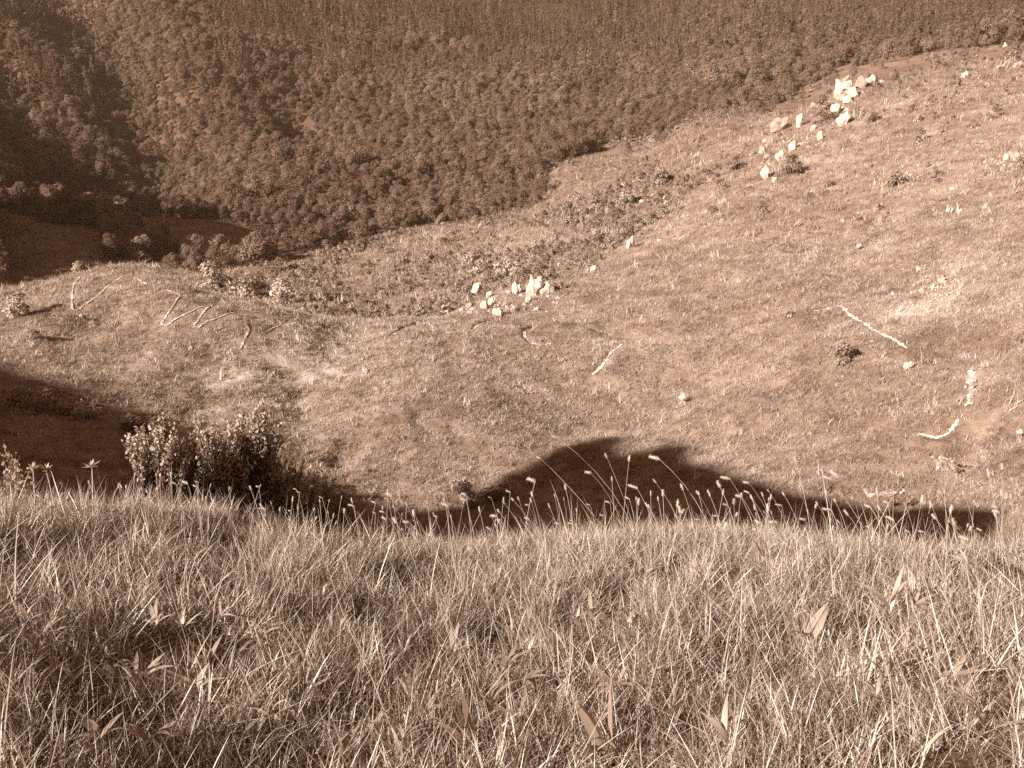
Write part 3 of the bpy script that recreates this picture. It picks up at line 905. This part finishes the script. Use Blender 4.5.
# ------------------------------------------------------------------ rocks
def rock_mesh(seed, mat, flat=1.0):
    import bmesh
    bm = bmesh.new()
    bmesh.ops.create_icosphere(bm, subdivisions=3, radius=1)
    g = np.random.default_rng(seed)
    planes = [(Vector(g.normal(size=3)).normalized(), g.uniform(.55, .9)) for _ in range(13)]
    off = g.uniform(0, 100, 2)
    for v in bm.verts:
        p = v.co.copy()
        for nrm, d in planes:
            e = p.dot(nrm) - d
            if e > 0: p -= nrm * e
        nn = float(fbm(np.array([p.x * 2.2 + p.z + off[0]]), np.array([p.y * 2.2 - p.z * .7 + off[1]]), seed, 3)[0])
        v.co = p * (1 + .45 * nn)
    me = bpy.data.meshes.new('rock'); bm.to_mesh(me); bm.free(); me.materials.append(mat)
    return me
rocks = [rock_mesh(600 + k, M_rock) for k in range(6)] + [rock_mesh(620 + k, M_stone) for k in range(3)]
def rock(px, py, wpx, hpx, label, k=None, tilt=0, group=None, rmin=40):
    """px, py: middle of the rock's foot"""
    p = hit(px, py, rmin)
    if p is None: return
    d = np.linalg.norm(p)
    w = wpx / F * d; h = hpx / F * d
    o = obj('rock', rocks[random.randrange(6) if k is None else k])
    o.location = (p[0], p[1], p[2] + h * .33)
    o.rotation_euler = (R(-8), R(tilt), random.uniform(-.5, .5))
    o.scale = (w * .62, w * .5, h * .66)
    tag(o, label, 'rock', group)
# centre outcrop
rock(476, 296, 10, 17, 'tall leaning white slab at the upper left of the centre outcrop', 0, 18)
rock(489, 297, 5, 8, 'narrow white rock right of the leaning slab', 1, 15)
rock(492, 305, 6, 9, 'small upright white rock below the leaning slab', 2, 20)
rock(516, 293, 9, 12, 'squarish white rock in the middle of the centre outcrop', 3)
rock(534, 296, 16, 25, 'largest and tallest white boulder of the centre outcrop', 4, 8)
rock(546, 294, 13, 12, 'rounded white boulder leaning on the largest one at its right', 5, -10)
rock(528, 302, 5, 8, 'pale rock at the foot of the largest boulder', 1, 10)
rock(499, 316, 11, 9, 'low white slab at the bottom of the centre outcrop', 2, 25)
rock(484, 309, 8, 9, 'white rock between the leaning slab and the low slab', 3, 15)
rock(446, 313, 12, 9, 'flat pale rock at the left end of the centre outcrop', 0, 25)
rock(455, 306, 5, 5, 'small pale rock above the flat left end rock', 5)
rock(461, 312, 5, 5, 'small pale rock right of the flat left end rock', 4)
rock(470, 308, 7, 6, 'grey rock left of centre in the outcrop', 6, 20)
rock(508, 294, 5, 5, 'little rock left of the squarish white rock', 7)
rock(536, 311, 6, 5, 'small low rock below the rounded boulder', 4)
rock(558, 300, 4, 4, 'tiny rock right of the centre outcrop', 3)
rock(514, 311, 6, 5, 'small pale rock right of the low slab', 6)
rock(593, 272, 5, 9, 'thin upright white rock above the centre outcrop', 1, 12)
rock(630, 248, 7, 12, 'pointed white rock on the shoulder of the hill', 5, 10)
rock(659, 242, 5, 4, 'little rock right of the pointed rock', 4)
# upper outcrop
rock(841, 98, 17, 20, 'biggest white crag at the top of the upper outcrop', 4)
rock(845, 86, 9, 10, 'pale knob on top of the biggest crag', 6)
rock(853, 97, 10, 10, 'white rock right beside the biggest crag', 3)
rock(860, 88, 8, 12, 'narrow pale rock between the crag and the round one', 7)
rock(871, 85, 10, 9, 'round white rock at the right of the summit crag', 5)
rock(882, 83, 6, 3, 'flat little rock right of the round summit rock', 2)
rock(848, 103, 8, 8, 'white rock just below the biggest crag', 2)
rock(835, 115, 9, 13, 'tall white rock below the left side of the crag', 0, 15)
rock(843, 125, 11, 14, 'white wedge shaped rock lowest below the crag', 1, -8)
rock(820, 140, 6, 9, 'small white rock at the centre of the slope outcrop', 3)
rock(799, 127, 6, 15, 'thin upright white slab standing alone', 0, 8)
rock(780, 131, 14, 15, 'long pale leaning rock at the left of the outcrop', 6, 28)
rock(768, 145, 10, 9, 'grey pale rock below the long leaning one', 7, 30)
rock(793, 150, 7, 9, 'white rock above the round white boulder', 2, -12)
rock(780, 160, 9, 9, 'round white boulder in the lower outcrop', 5)
rock(765, 178, 8, 14, 'white tilted rock at the lowest tip of the outcrop', 1, -20)
rock(774, 182, 5, 6, 'small white rock right of the lowest tilted rock', 4)
rock(762, 152, 5, 7, 'pale rock at the left fringe of the outcrop', 8)
rock(812, 108, 4, 6, 'small pale rock left of the brown dome bush', 7)
rock(824, 147, 4, 5, 'tiny rock below the small central rock', 6)
# single stones
rock(743, 270, 7, 5, 'white boulder alone on the open slope right of the centre', 5)
rock(691, 270, 6, 6, 'white stone left of the lone boulder on the slope', 4)
rock(683, 398, 7, 5, 'small white stone low on the hillside', 2, -20)
rock(908, 368, 9, 7, 'white boulder just below the end of the bare track', 3, -25)
rock(751, 428, 3, 7, 'thin upright white stone low on the slope', 0)
rock(796, 333, 5, 3, 'small stone under the scrubby bush by the track', 5, -20)
rock(858, 366, 4, 3, 'small pale stone right of the bush below the track', 4)
rock(872, 343, 4, 3, 'tiny stone below the middle of the bare track', 2)
rock(960, 213, 5, 4, 'white stone on the upper right slope', 5)
rock(953, 190, 5, 3, 'small white stone above its neighbour on the right slope', 2)
rock(1014, 158, 9, 7, 'pale rock on the slope by the right edge', 8)
rock(1006, 160, 5, 6, 'small rock left of the pale rock at the right edge', 3)
rock(859, 247, 4, 4, 'small white stone above the gravel scar', 1)
rock(965, 78, 7, 6, 'white rock on the upper right skyline', 5)
rock(980, 79, 4, 3, 'small stone right of the skyline rock', 1)
rock(1018, 68, 8, 6, 'pale rock beside the dark skyline bush', 6)
rock(1005, 47, 4, 4, 'stone on the highest meadow at the right', 3)
rock(81, 317, 4, 3, 'white stone beside the lower end of the left track', 4)
rock(941, 466, 9, 7, 'pale broken rock on the bank above the right shadow', 8, -15)
rock(888, 495, 12, 5, 'flat pale rock on the bank near the seed heads', 7, -10)
rock(1020, 433, 6, 4, 'flat white stone at the right edge by the swale', 2)

# ------------------------------------------------------------------ leafy bush and sapling just below the near crest
def branchy(lobes, base, twigs, per, leaf, seed, mat, name_leaf='foliage', rstem=.02):
    """stems rising from the foot to many twig tips; leaves sit along the outer part of each twig"""
    g = np.random.default_rng(seed)
    parts = []; P = []; D = []
    for _ in range(twigs):
        c = lobes[g.integers(len(lobes))]
        d = g.normal(size=3); d /= np.linalg.norm(d)
        tip = np.array(c[:3]) + d * c[3] * g.uniform(.3, 1.0) ** .6 * (1 + .8 * (g.uniform() < .12))
        tip[2] += abs(g.normal()) * .12
        start = np.array(c[:3]) * g.uniform(.55, .95) * np.array([.8, .8, .85])
        mid = start * .45 + tip * .55 + g.normal(size=3) * .06
        parts.append(tube([start, mid, tip], [rstem * .45, rstem * .3, rstem * .12], 4))
        for _k in range(per):
            t = g.uniform(.3, 1.06) ** .7
            q = (1 - t) ** 2 * start + 2 * t * (1 - t) * mid + t * t * tip if t < 1 else tip
            P.append(q + g.normal(size=3) * leaf * .4); D.append(tip - start)
    for c in lobes:
        parts.append(tube([(0, 0, -.5), (c[0] * .25, c[1] * .25, c[2] * .5), (c[0] * .8, c[1] * .8, c[2] * .9)], [rstem, rstem * .8, rstem * .4], 5))
    P = np.array(P); D = np.array(D); nl = len(P)
    a = D / np.linalg.norm(D, axis=1, keepdims=True) + g.normal(size=(nl, 3)) * .7; a /= np.linalg.norm(a, axis=1, keepdims=True)
    b = np.cross(a, g.normal(size=(nl, 3))); b /= np.linalg.norm(b, axis=1, keepdims=True)
    L_ = leaf * g.uniform(.6, 1.3, (nl, 1)); W_ = L_ * .33
    V = np.stack([P - a * L_ * .5, P + b * W_, P + a * L_ * .5, P - b * W_], 1).reshape(-1, 3)
    fm = mesh_from(name_leaf, V, np.arange(nl * 4).reshape(-1, 4), mat)
    Vs, Fs = join(parts)
    return fm, mesh_from('stem', Vs, Fs, M_bark)
def near_shrub(name, label, r, foot_px, lobes_px, twigs, per, leaf, seed, rstem, tone, cat):
    d = ray(foot_px, 520); h = math.hypot(d[0], d[1])
    b = np.array([d[0] / h * r, d[1] / h * r]); bz = float(z_full(b[:1], b[1:])[0])
    base = np.array([b[0], b[1], bz])
    g = np.random.default_rng(seed)
    L3 = []
    for px, py, rad in lobes_px:
        p = at(px, py, r + g.uniform(-.6, .6)); m_px = np.linalg.norm(p) / F
        L3.append(tuple(p - base) + (rad * m_px,))
    fm, sm = branchy(L3, base, twigs, per, leaf, seed, M_near, 'foliage', rstem)
    t = empty(name, tuple(base)); obj('stem', sm, t); f = obj('foliage', fm, t); f['tone'] = tone
    print(name, base)
    return tag(t, label, cat)
near_shrub('leafy_shrub', 'large leafy bush with sunlit leaves rising behind the near grass crest', 16, 245,
           [(196, 448, 16), (178, 466, 16), (188, 455, 17), (205, 440, 14), (226, 446, 18), (248, 432, 14), (266, 440, 15), (258, 424, 9), (232, 466, 22), (262, 464, 22), (280, 474, 17), (205, 474, 18), (298, 486, 13), (316, 492, 10), (276, 496, 12), (245, 490, 14)], 600, 26, .064, 5, .035, .78, 'bush')
near_shrub('sapling', 'small tree with a pale thin trunk at the left of the leafy bush', 15, 150,
           [(150, 438, 12), (166, 446, 14), (138, 450, 11), (180, 456, 12), (158, 458, 12)], 120, 22, .056, 6, .028, .85, 'tree')
near_shrub('leafy_shrub', 'dark low leafy bush half shaded right of the large leafy bush', 19, 318,
           [(300, 492, 14), (322, 498, 14), (345, 506, 12)], 150, 26, .06, 8, .02, .4, 'bush')
near_shrub('leafy_shrub', 'low leafy plant in front of the shadow at the left edge', 7.5, 12,
           [(8, 480, 12), (22, 495, 14), (2, 500, 12)], 45, 10, .03, 9, .006, .6, 'bush')

# ------------------------------------------------------------------ stalks with seed heads on the near crest
def bezier(p0, p1, p2, n_=7):
    p0, p1, p2 = map(np.array, (p0, p1, p2))
    return [tuple((1 - t) ** 2 * p0 + 2 * t * (1 - t) * p1 + t * t * p2) for t in np.linspace(0, 1, n_)]
def head_mesh(axis, length, rad, seed, origin):
    g = np.random.default_rng(seed)
    axis = Vector(axis).normalized()
    u = axis.orthogonal().normalized(); v = axis.cross(u)
    V = []; Fc = []; nr_, ns = 9, 8
    for i in range(nr_):
        t = i / (nr_ - 1)
        rr_ = rad * (math.sin(math.pi * min(max(t, .03), .97)) ** .7)
        for k in range(ns):
            a = 2 * math.pi * k / ns + i * .4
            q = rr_ * g.uniform(.75, 1.2)
            p = Vector(origin) + axis * (length * (t - .1)) + (u * math.cos(a) + v * math.sin(a)) * q
            V.append(tuple(p))
        if i:
            for k in range(ns):
                a_ = (i - 1) * ns + k; b_ = (i - 1) * ns + (k + 1) % ns
                Fc.append((a_, b_, b_ + ns, a_ + ns))
    Fc.append(tuple(range(ns - 1, -1, -1))); Fc.append(tuple((nr_ - 1) * ns + k for k in range(ns)))
    b = len(V)
    for _ in range(70):      # bristles
        t = g.uniform(.05, .95); a = g.uniform(0, 6.28)
        d = (u * math.cos(a) + v * math.sin(a)); o = Vector(origin) + axis * length * (t - .1)
        w_ = axis * rad * .12
        tipv = o + d * rad * g.uniform(1.3, 2.4) + axis * rad * .8
        V += [tuple(o + d * rad * .5 - w_), tuple(o + d * rad * .5 + w_), tuple(tipv)]
        Fc.append((b, b + 1, b + 2)); b += 3
    return mesh_from('seed_head', V, Fc, M_head)
def stalk(px, py, dpx, size, label, group=None, r=None, seed=0, cat='grass stalk'):
    g = random.Random(seed)
    r = r or g.uniform(4.7, 5.9)
    head = at(px, py, r)
    foot = at(px + dpx, 540, r + g.uniform(-.15, .15))
    fz = float(z_full(np.array([foot[0]]), np.array([foot[1]]))[0])
    foot = np.array([foot[0], foot[1], fz])
    rel = head - foot
    mid = rel * .55 + np.array([-rel[0] * g.uniform(-.05, .3), 0, rel[2] * .08])
    t = empty('grass_stalk', tuple(foot))
    path = bezier((0, 0, -.02), mid, rel)
    V, Fc = tube(path, list(np.linspace(.0014, .0008, len(path))), 5)
    o = obj('stem', mesh_from('stem', V, Fc, M_straw), t); o['tone'] = .3
    ax = np.array(path[-1]) - np.array(path[-2])
    m_px = np.linalg.norm(head) / F
    L_ = size * m_px * g.uniform(.55, 1.1)
    if g.random() < .35: ax = ax + np.array([-abs(ax[2]) * 1.2, 0, -ax[2] * .5])
    o = obj('seed_head', head_mesh(ax, L_, L_ * g.uniform(.10, .16), seed, rel), t); o['tone'] = .9
    tag(t, label, cat, group)
GL = 'thin grass stalk with a small pale seed head along the crest of the near slope'
GG = 'seed stalks along the near crest'
gx = random.Random(9)
heads = [(gx.uniform(380, 1022), gx.uniform(492, 532), gx.uniform(-10, 34), gx.uniform(6, 9)) for _ in range(105)] + [(607, 458, 38, 10), (629, 461, -8, 9), (637, 488, 36, 11), (656, 483, 34, 8), (535, 482, -16, 10), (514, 501, 30, 8), (505, 504, 34, 7),
         (500, 513, 32, 8), (566, 490, 10, 8), (564, 500, 8, 7), (529, 519, 20, 8), (663, 496, 4, 12), (612, 481, 4, 8), (466, 495, 8, 6), (451, 518, 6, 6), (730, 479, 36, 11),
         (749, 483, 40, 10), (794, 484, 30, 11), (734, 504, 2, 14), (720, 517, 10, 13), (778, 523, 20, 12), (744, 545, 14, 12), (869, 497, 32, 12), (955, 526, 16, 10),
         (969, 540, 14, 11), (742, 497, 34, 8), (769, 492, 30, 8), (683, 490, 14, 8), (699, 495, 10, 7), (720, 487, 26, 7), (967, 527, -10, 7), (997, 519, 14, 10), (1011, 499, 6, 8),
         (989, 477, 16, 9), (1002, 469, 4, 9), (888, 503, 10, 7), (905, 505, 16, 6), (930, 508, -8, 7), (848, 515, 24, 8), (818, 505, 22, 8), (590, 505, 14, 7), (550, 508, 24, 6), (577, 512, 10, 6),
         (604, 516, -6, 6), (480, 512, 12, 6), (495, 522, -8, 5), (434, 515, 14, 5), (418, 524, 8, 5), (402, 515, -6, 5), (648, 507, 16, 7), (700, 520, 12, 7), (757, 515, 10, 8), (806, 520, 12, 8), (893, 520, 8, 8)]
for k, (a, b, c, d) in enumerate(heads):
    z_ = 'before the rounded shadow' if 530 < a < 720 else ('left of the rounded shadow' if a <= 530 else ('before the tail of the rounded shadow' if a < 850 else 'before the dark strip at the right'))
    sz = 'small' if d < 8 else ('plump' if d > 10 else 'middling')
    stalk(a, b, c, d, ('left leaning' if c > 12 else 'right leaning' if c < -4 else 'upright') + ' grass stalk with ' + sz + ' pale seed head ' + z_, 'stalks ' + z_, None, 700 + k)
gg = random.Random(5)
for k in range(90):
    px = gg.uniform(2, 420); top = np.interp(px, [0, 130, 200, 300, 420], [500, 478, 482, 496, 520]) + gg.uniform(-8, 26)
    z_ = 'left of the sapling' if px < 130 else ('in front of the leafy bush' if px < 330 else 'right of the leafy bush')
    stalk(px, top, gg.uniform(-14, 18), gg.uniform(4, 6.5), 'short stalk with a tiny seed head on the crest ' + z_, 'tiny headed stalks ' + z_, None, 900 + k)
stalk(659, 459, 62, 12, 'tall stalk leaning left with a plump twin seed head before the rounded shadow', r=5.4, seed=1)
stalk(591, 473, 40, 13, 'stalk with a pale sideways seed head left of the rounded shadow top', r=5.2, seed=2)
stalk(796, 463, 22, 9, 'tallest upright stalk rising above the right end of the rounded shadow', r=5.0, seed=3)
stalk(831, 479, 60, 12, 'long slanting stalk with a flat pale head at the right', r=5.3, seed=4)
stalk(838, 477, 66, 12, 'slanting stalk with a pale head just right of its flat headed neighbour', r=5.6, seed=5)
stalk(556, 437, 92, 7, 'very long straight stalk slanting from upper left across the lit hillside', r=5.1, seed=6)
stalk(540, 458, 95, 5, 'bare slanting stalk crossing left of the rounded shadow', r=5.1, seed=7)

# leafy topped stalks at the left
def topped(px, py, dpx, label, size=10, seed=0):
    r = 5.4
    head = at(px, py, r); foot = at(px + dpx, 530, r)
    foot[2] = float(z_full(foot[:1], foot[1:2])[0])
    rel = head - foot
    t = empty('weed', tuple(foot))
    path = bezier((0, 0, -.02), rel * .5 + np.array([.01, 0, .02]), rel)
    V, Fc = tube(path, list(np.linspace(.0042, .0026, len(path))), 6)
    obj('stem', mesh_from('stem', V, Fc, M_straw), t)['tone'] = .4
    g = np.random.default_rng(seed); V = []; Fc = []
    s = size * np.linalg.norm(head) / F
    for k in range(16):
        a = g.uniform(0, 6.28); e = g.uniform(-.1, 1.0)
        d = np.array([math.cos(a) * math.cos(e), math.sin(a) * math.cos(e), math.sin(e)]); q = np.cross(d, [0, 0, 1]); q /= np.linalg.norm(q)
        L_ = s * g.uniform(.5, 1.0); b = len(V)
        V += [tuple(rel), tuple(rel + d * L_ * .5 + q * L_ * .16), tuple(rel + d * L_), tuple(rel + d * L_ * .5 - q * L_ * .16)]
        Fc.append((b, b + 1, b + 2, b + 3))
    obj('leaf_cluster', mesh_from('leaf_cluster', V, Fc, M_bush), t)['tone'] = .75
    tag(t, label, 'weed')
topped(92, 467, 0, 'upright weed with a flat leafy top against the dark shadow', 11, 1)
topped(46, 470, 12, 'leaning weed with a leafy top left of the flat topped weed', 9, 2)
topped(33, 468, 2, 'leafy topped weed furthest from the sapling', 8, 3)
topped(10, 482, 4, 'short leafy weed at the left edge of the crest', 10, 4)

# ------------------------------------------------------------------ long dry straws and broad leaves in the near grass
def straw(pts, wmm, label, lift=.02, seed=0):
    g = random.Random(seed)
    fp = hit(*pts[-1], 0.5); 
    if fp is None: return
    foot = np.array(fp); rb = math.hypot(fp[0], fp[1])
    P = [foot]
    mth = len(pts) - 1
    for k, (a, b) in enumerate(reversed(pts[:-1])):
        P.append(at(a, b, rb - .07 * (k + 1) * g.uniform(.6, 1)))
    P = [tuple(np.array(p) - foot) for p in P]
    P[0] = (P[0][0], P[0][1], -.02)
    V, Fc = tube(P, list(np.linspace(wmm / 2000, wmm / 5000, len(P))), 5)
    o = obj('dry_straw', mesh_from('dry_straw', V, Fc, M_straw)); o.location = tuple(foot); o['tone'] = .9
    tag(o, label, 'straw')
S = [([(326, 562), (338, 600), (352, 635), (372, 678), (398, 740)], 3.4, 'long pale straw slanting down left of the middle with a thick upper end'),
     ([(425, 566), (446, 612), (468, 660), (492, 716)], 3.4, 'long bright straw slanting down to the right at the bottom centre'),
     ([(462, 560), (490, 610), (515, 680)], 2.0, 'thinner straw parallel to the long bright centre straw'),
     ([(662, 548), (672, 600), (688, 650), (703, 706)], 3.0, 'long bright straw right of the centre nearly upright'),
     ([(502, 562), (530, 640), (532, 686)], 2.2, 'kinked straw bending down right of the centre'),
     ([(855, 590), (862, 660), (868, 715)], 2.4, 'upright straw at the right quarter'),
     ([(870, 600), (893, 650), (915, 705), (935, 750)], 2.6, 'curving straw slanting down near the right'),
     ([(915, 640), (935, 690), (962, 745)], 3.0, 'bright double straw near the bottom right'),
     ([(700, 590), (732, 618), (765, 655), (790, 700)], 2.6, 'straw lying diagonally below the big pale leaves'),
     ([(712, 660), (745, 700), (772, 745)], 2.4, 'straw slanting near the bottom right of the centre'),
     ([(595, 628), (622, 645), (628, 692)], 2.2, 'arched straw with a bend at the top'),
     ([(200, 706), (190, 738), (184, 766)], 3.2, 'thick straw leaning right at the bottom left'),
     ([(160, 548), (168, 580), (186, 640), (198, 690)], 2.4, 'long straw crossing the left quarter'),
     ([(87, 680), (88, 720), (89, 764)], 2.0, 'upright straw near the bottom left'),
     ([(975, 565), (983, 620), (980, 680)], 2.0, 'upright straw by the right edge'),
     ([(230, 560), (215, 600), (208, 660)], 2.0, 'straw leaning right in the left quarter'),
     ([(640, 700), (690, 725), (760, 752)], 2.4, 'straw lying flat across the bottom right of the centre')]
for k, (p, w, lb) in enumerate(S): straw(p, w, lb, seed=k)

def leaf_blade(L_, W_, curl, g):
    V = []; Fc = []; n_ = 7
    for i in range(n_ + 1):
        t = i / n_
        w_ = W_ * (math.sin(math.pi * min(.98, t ** .8 + .02)) ** .8) * .5
        z = L_ * (t - .35 * curl * t * t); x_ = curl * L_ * t * t * .6
        V += [(x_, -w_, z + abs(w_) * .25), (x_, 0, z), (x_, w_, z + abs(w_) * .25)]
        if i:
            o_ = 3 * i
            Fc += [(o_ - 3, o_ - 2, o_ + 1, o_), (o_ - 2, o_ - 1, o_ + 2, o_ + 1)]
    return V, Fc
def leafy_plant(px, py, hpx, nl, label, tone, seed):
    g = random.Random(seed)
    p = hit(px, py, .5)
    if p is None: return
    t = empty('broad_leaved_plant', tuple(p), g.uniform(-.4, .4))
    L0 = 1.1 * hpx / F * np.linalg.norm(p)
    for k in range(nl):
        V, Fc = leaf_blade(L0 * g.uniform(.7, 1.1), L0 * g.uniform(.09, .14), g.uniform(.1, .9), g)
        o = obj('leaf', mesh_from('leaf', V, Fc, M_leaf, True), t); o['tone'] = tone
        o.rotation_euler = (g.uniform(-.35, .35), g.uniform(-.2, .6), g.uniform(0, 6.28))
        o.location = (g.uniform(-.02, .02), g.uniform(-.04, 0), .05)
    tag(t, label, 'plant')
for k, (a, b, h_, n_, lb, tn) in enumerate([(802, 652, 56, 3, 'pair of broad pale leaves standing in the grass right of the centre', .2),
        (886, 622, 46, 4, 'broad pale leaves with a curled tip near the crest at the right', .4), (345, 640, 48, 3, 'long pale leaves beside the thick straw on the left', .1),
        (470, 760, 60, 6, 'bunch of pointed leaves at the bottom left of the centre', 0), (604, 766, 64, 6, 'bunch of long pointed leaves at the bottom centre', .1),
        (520, 745, 44, 4, 'leaves between the two pointed leaf bunches', .2), (398, 765, 40, 3, 'pale leaf pair near the bottom left of the centre', .5),
        (1012, 735, 34, 3, 'pale crumpled leaves by the bottom right corner', .9), (730, 760, 52, 3, 'broad leaves at the bottom right of the centre', .2),
        (498, 612, 28, 3, 'small broad leaves in the middle of the grass', .1), (910, 766, 44, 2, 'bright leaves at the bottom right', .8),
        (40, 660, 30, 3, 'small pale leaves at the left edge of the grass', .4), (770, 748, 40, 2, 'narrow leaves left of the bottom right corner', .6)]):
    leafy_plant(a, b, h_, n_, lb, tn, 50 + k)

# ------------------------------------------------------------------ thin haze over the valley
import bmesh
bm = bmesh.new(); bmesh.ops.create_cube(bm, size=1)
me = bpy.data.meshes.new('haze'); bm.to_mesh(me); bm.free()
hz = obj('haze', me); hz.scale = (8000, 8000, 700); hz.location = (0, 0, 100)
tag(hz, kind='stuff')
m, N, L = new_mat('haze')
pv = N.new('ShaderNodeVolumePrincipled'); pv.inputs['Color'].default_value = (1.0, .68, .46, 1); pv.inputs['Density'].default_value = HAZE
pv.inputs['Anisotropy'].default_value = 0.0
out = N.new('ShaderNodeOutputMaterial'); L.new(pv.outputs[0], out.inputs['Volume'])
me.materials.append(m)

# small stones lying between the outcrop rocks
rg = np.random.default_rng(4)
P = []
n_big = 0
for (cx, cy, sx, sy, n_) in ((495, 306, 30, 9, 120), (555, 300, 14, 6, 25), (455, 309, 12, 5, 30), (848, 104, 14, 12, 70), (800, 140, 26, 14, 70), (770, 165, 10, 14, 45), (940, 292, 24, 16, 160), (650, 200, 30, 20, 60),
                             (945, 464, 14, 7, 40), (1000, 160, 18, 6, 30), (972, 388, 4, 14, 40), (890, 493, 16, 3, 20)):
    for _ in range(n_):
        p = hit(cx + rg.normal() * sx * .6, cy + rg.normal() * sy * .6, 40)
        if p is not None: P.append(p)
n_big = len(P)
for k, (W, w) in tracks.items():
    for q in W:
        for _ in range(3):
            if rg.uniform() < .6: xy = q[:2] + rg.normal(size=2) * (.12 + w * .35); P.append(np.array([xy[0], xy[1], float(z_full(xy[:1].copy(), xy[1:].copy())[0])]))
P = np.array(P); m_ = len(P)
sz = np.exp(rg.normal(-2.2, .5, m_)) * np.linalg.norm(P, axis=1) / 110
sz[n_big:] = np.minimum(sz[n_big:] * .45, .07)
gn_scatter('rubble', P, rg.uniform(0, 6, (m_, 3)), np.stack([sz, sz * rg.uniform(.6, 1.2, m_), sz * rg.uniform(.6, 1.1, m_)], 1), rg.integers(0, 3, m_), np.full(m_, .5),
           [src('stone', rocks[1]), src('stone', rocks[7]), src('stone', rocks[4])])

leafV = []
for k in range(4):
    gk = random.Random(k); parts = []
    for j_ in range(7):
        V, Fc = leaf_blade(gk.uniform(.06, .11), gk.uniform(.008, .014), gk.uniform(.2, 1.2), gk)
        M_ = Matrix.Rotation(gk.uniform(0, 6.28), 4, 'Z') @ Matrix.Rotation(gk.uniform(.1, 1.0), 4, 'Y')
        parts.append(([tuple(M_ @ Vector(v)) for v in V], Fc))
    leafV.append(src('leaf_tuft', mesh_from('leaf_tuft', *join(parts), M_leaf, True)))
x, y, r, g = scatter_zone(900, 2.3, 7, 40, 31)
dn = fbm(x / .7, y / .7, 88, 2) + .5 * (3.4 - r) / 3
k = dn > .15
x, y = x[k], y[k]; m_ = len(x); s_ = g.uniform(.6, 1.3, m_)
gn_scatter('undergrowth', np.stack([x, y, z_full(x, y) + .075], 1), np.stack([g.normal(0, .2, m_), g.normal(0, .2, m_), g.uniform(0, 6.28, m_)], 1), np.stack([s_] * 3, 1),
           g.integers(0, 4, m_), g.uniform(0, .5, m_), leafV)
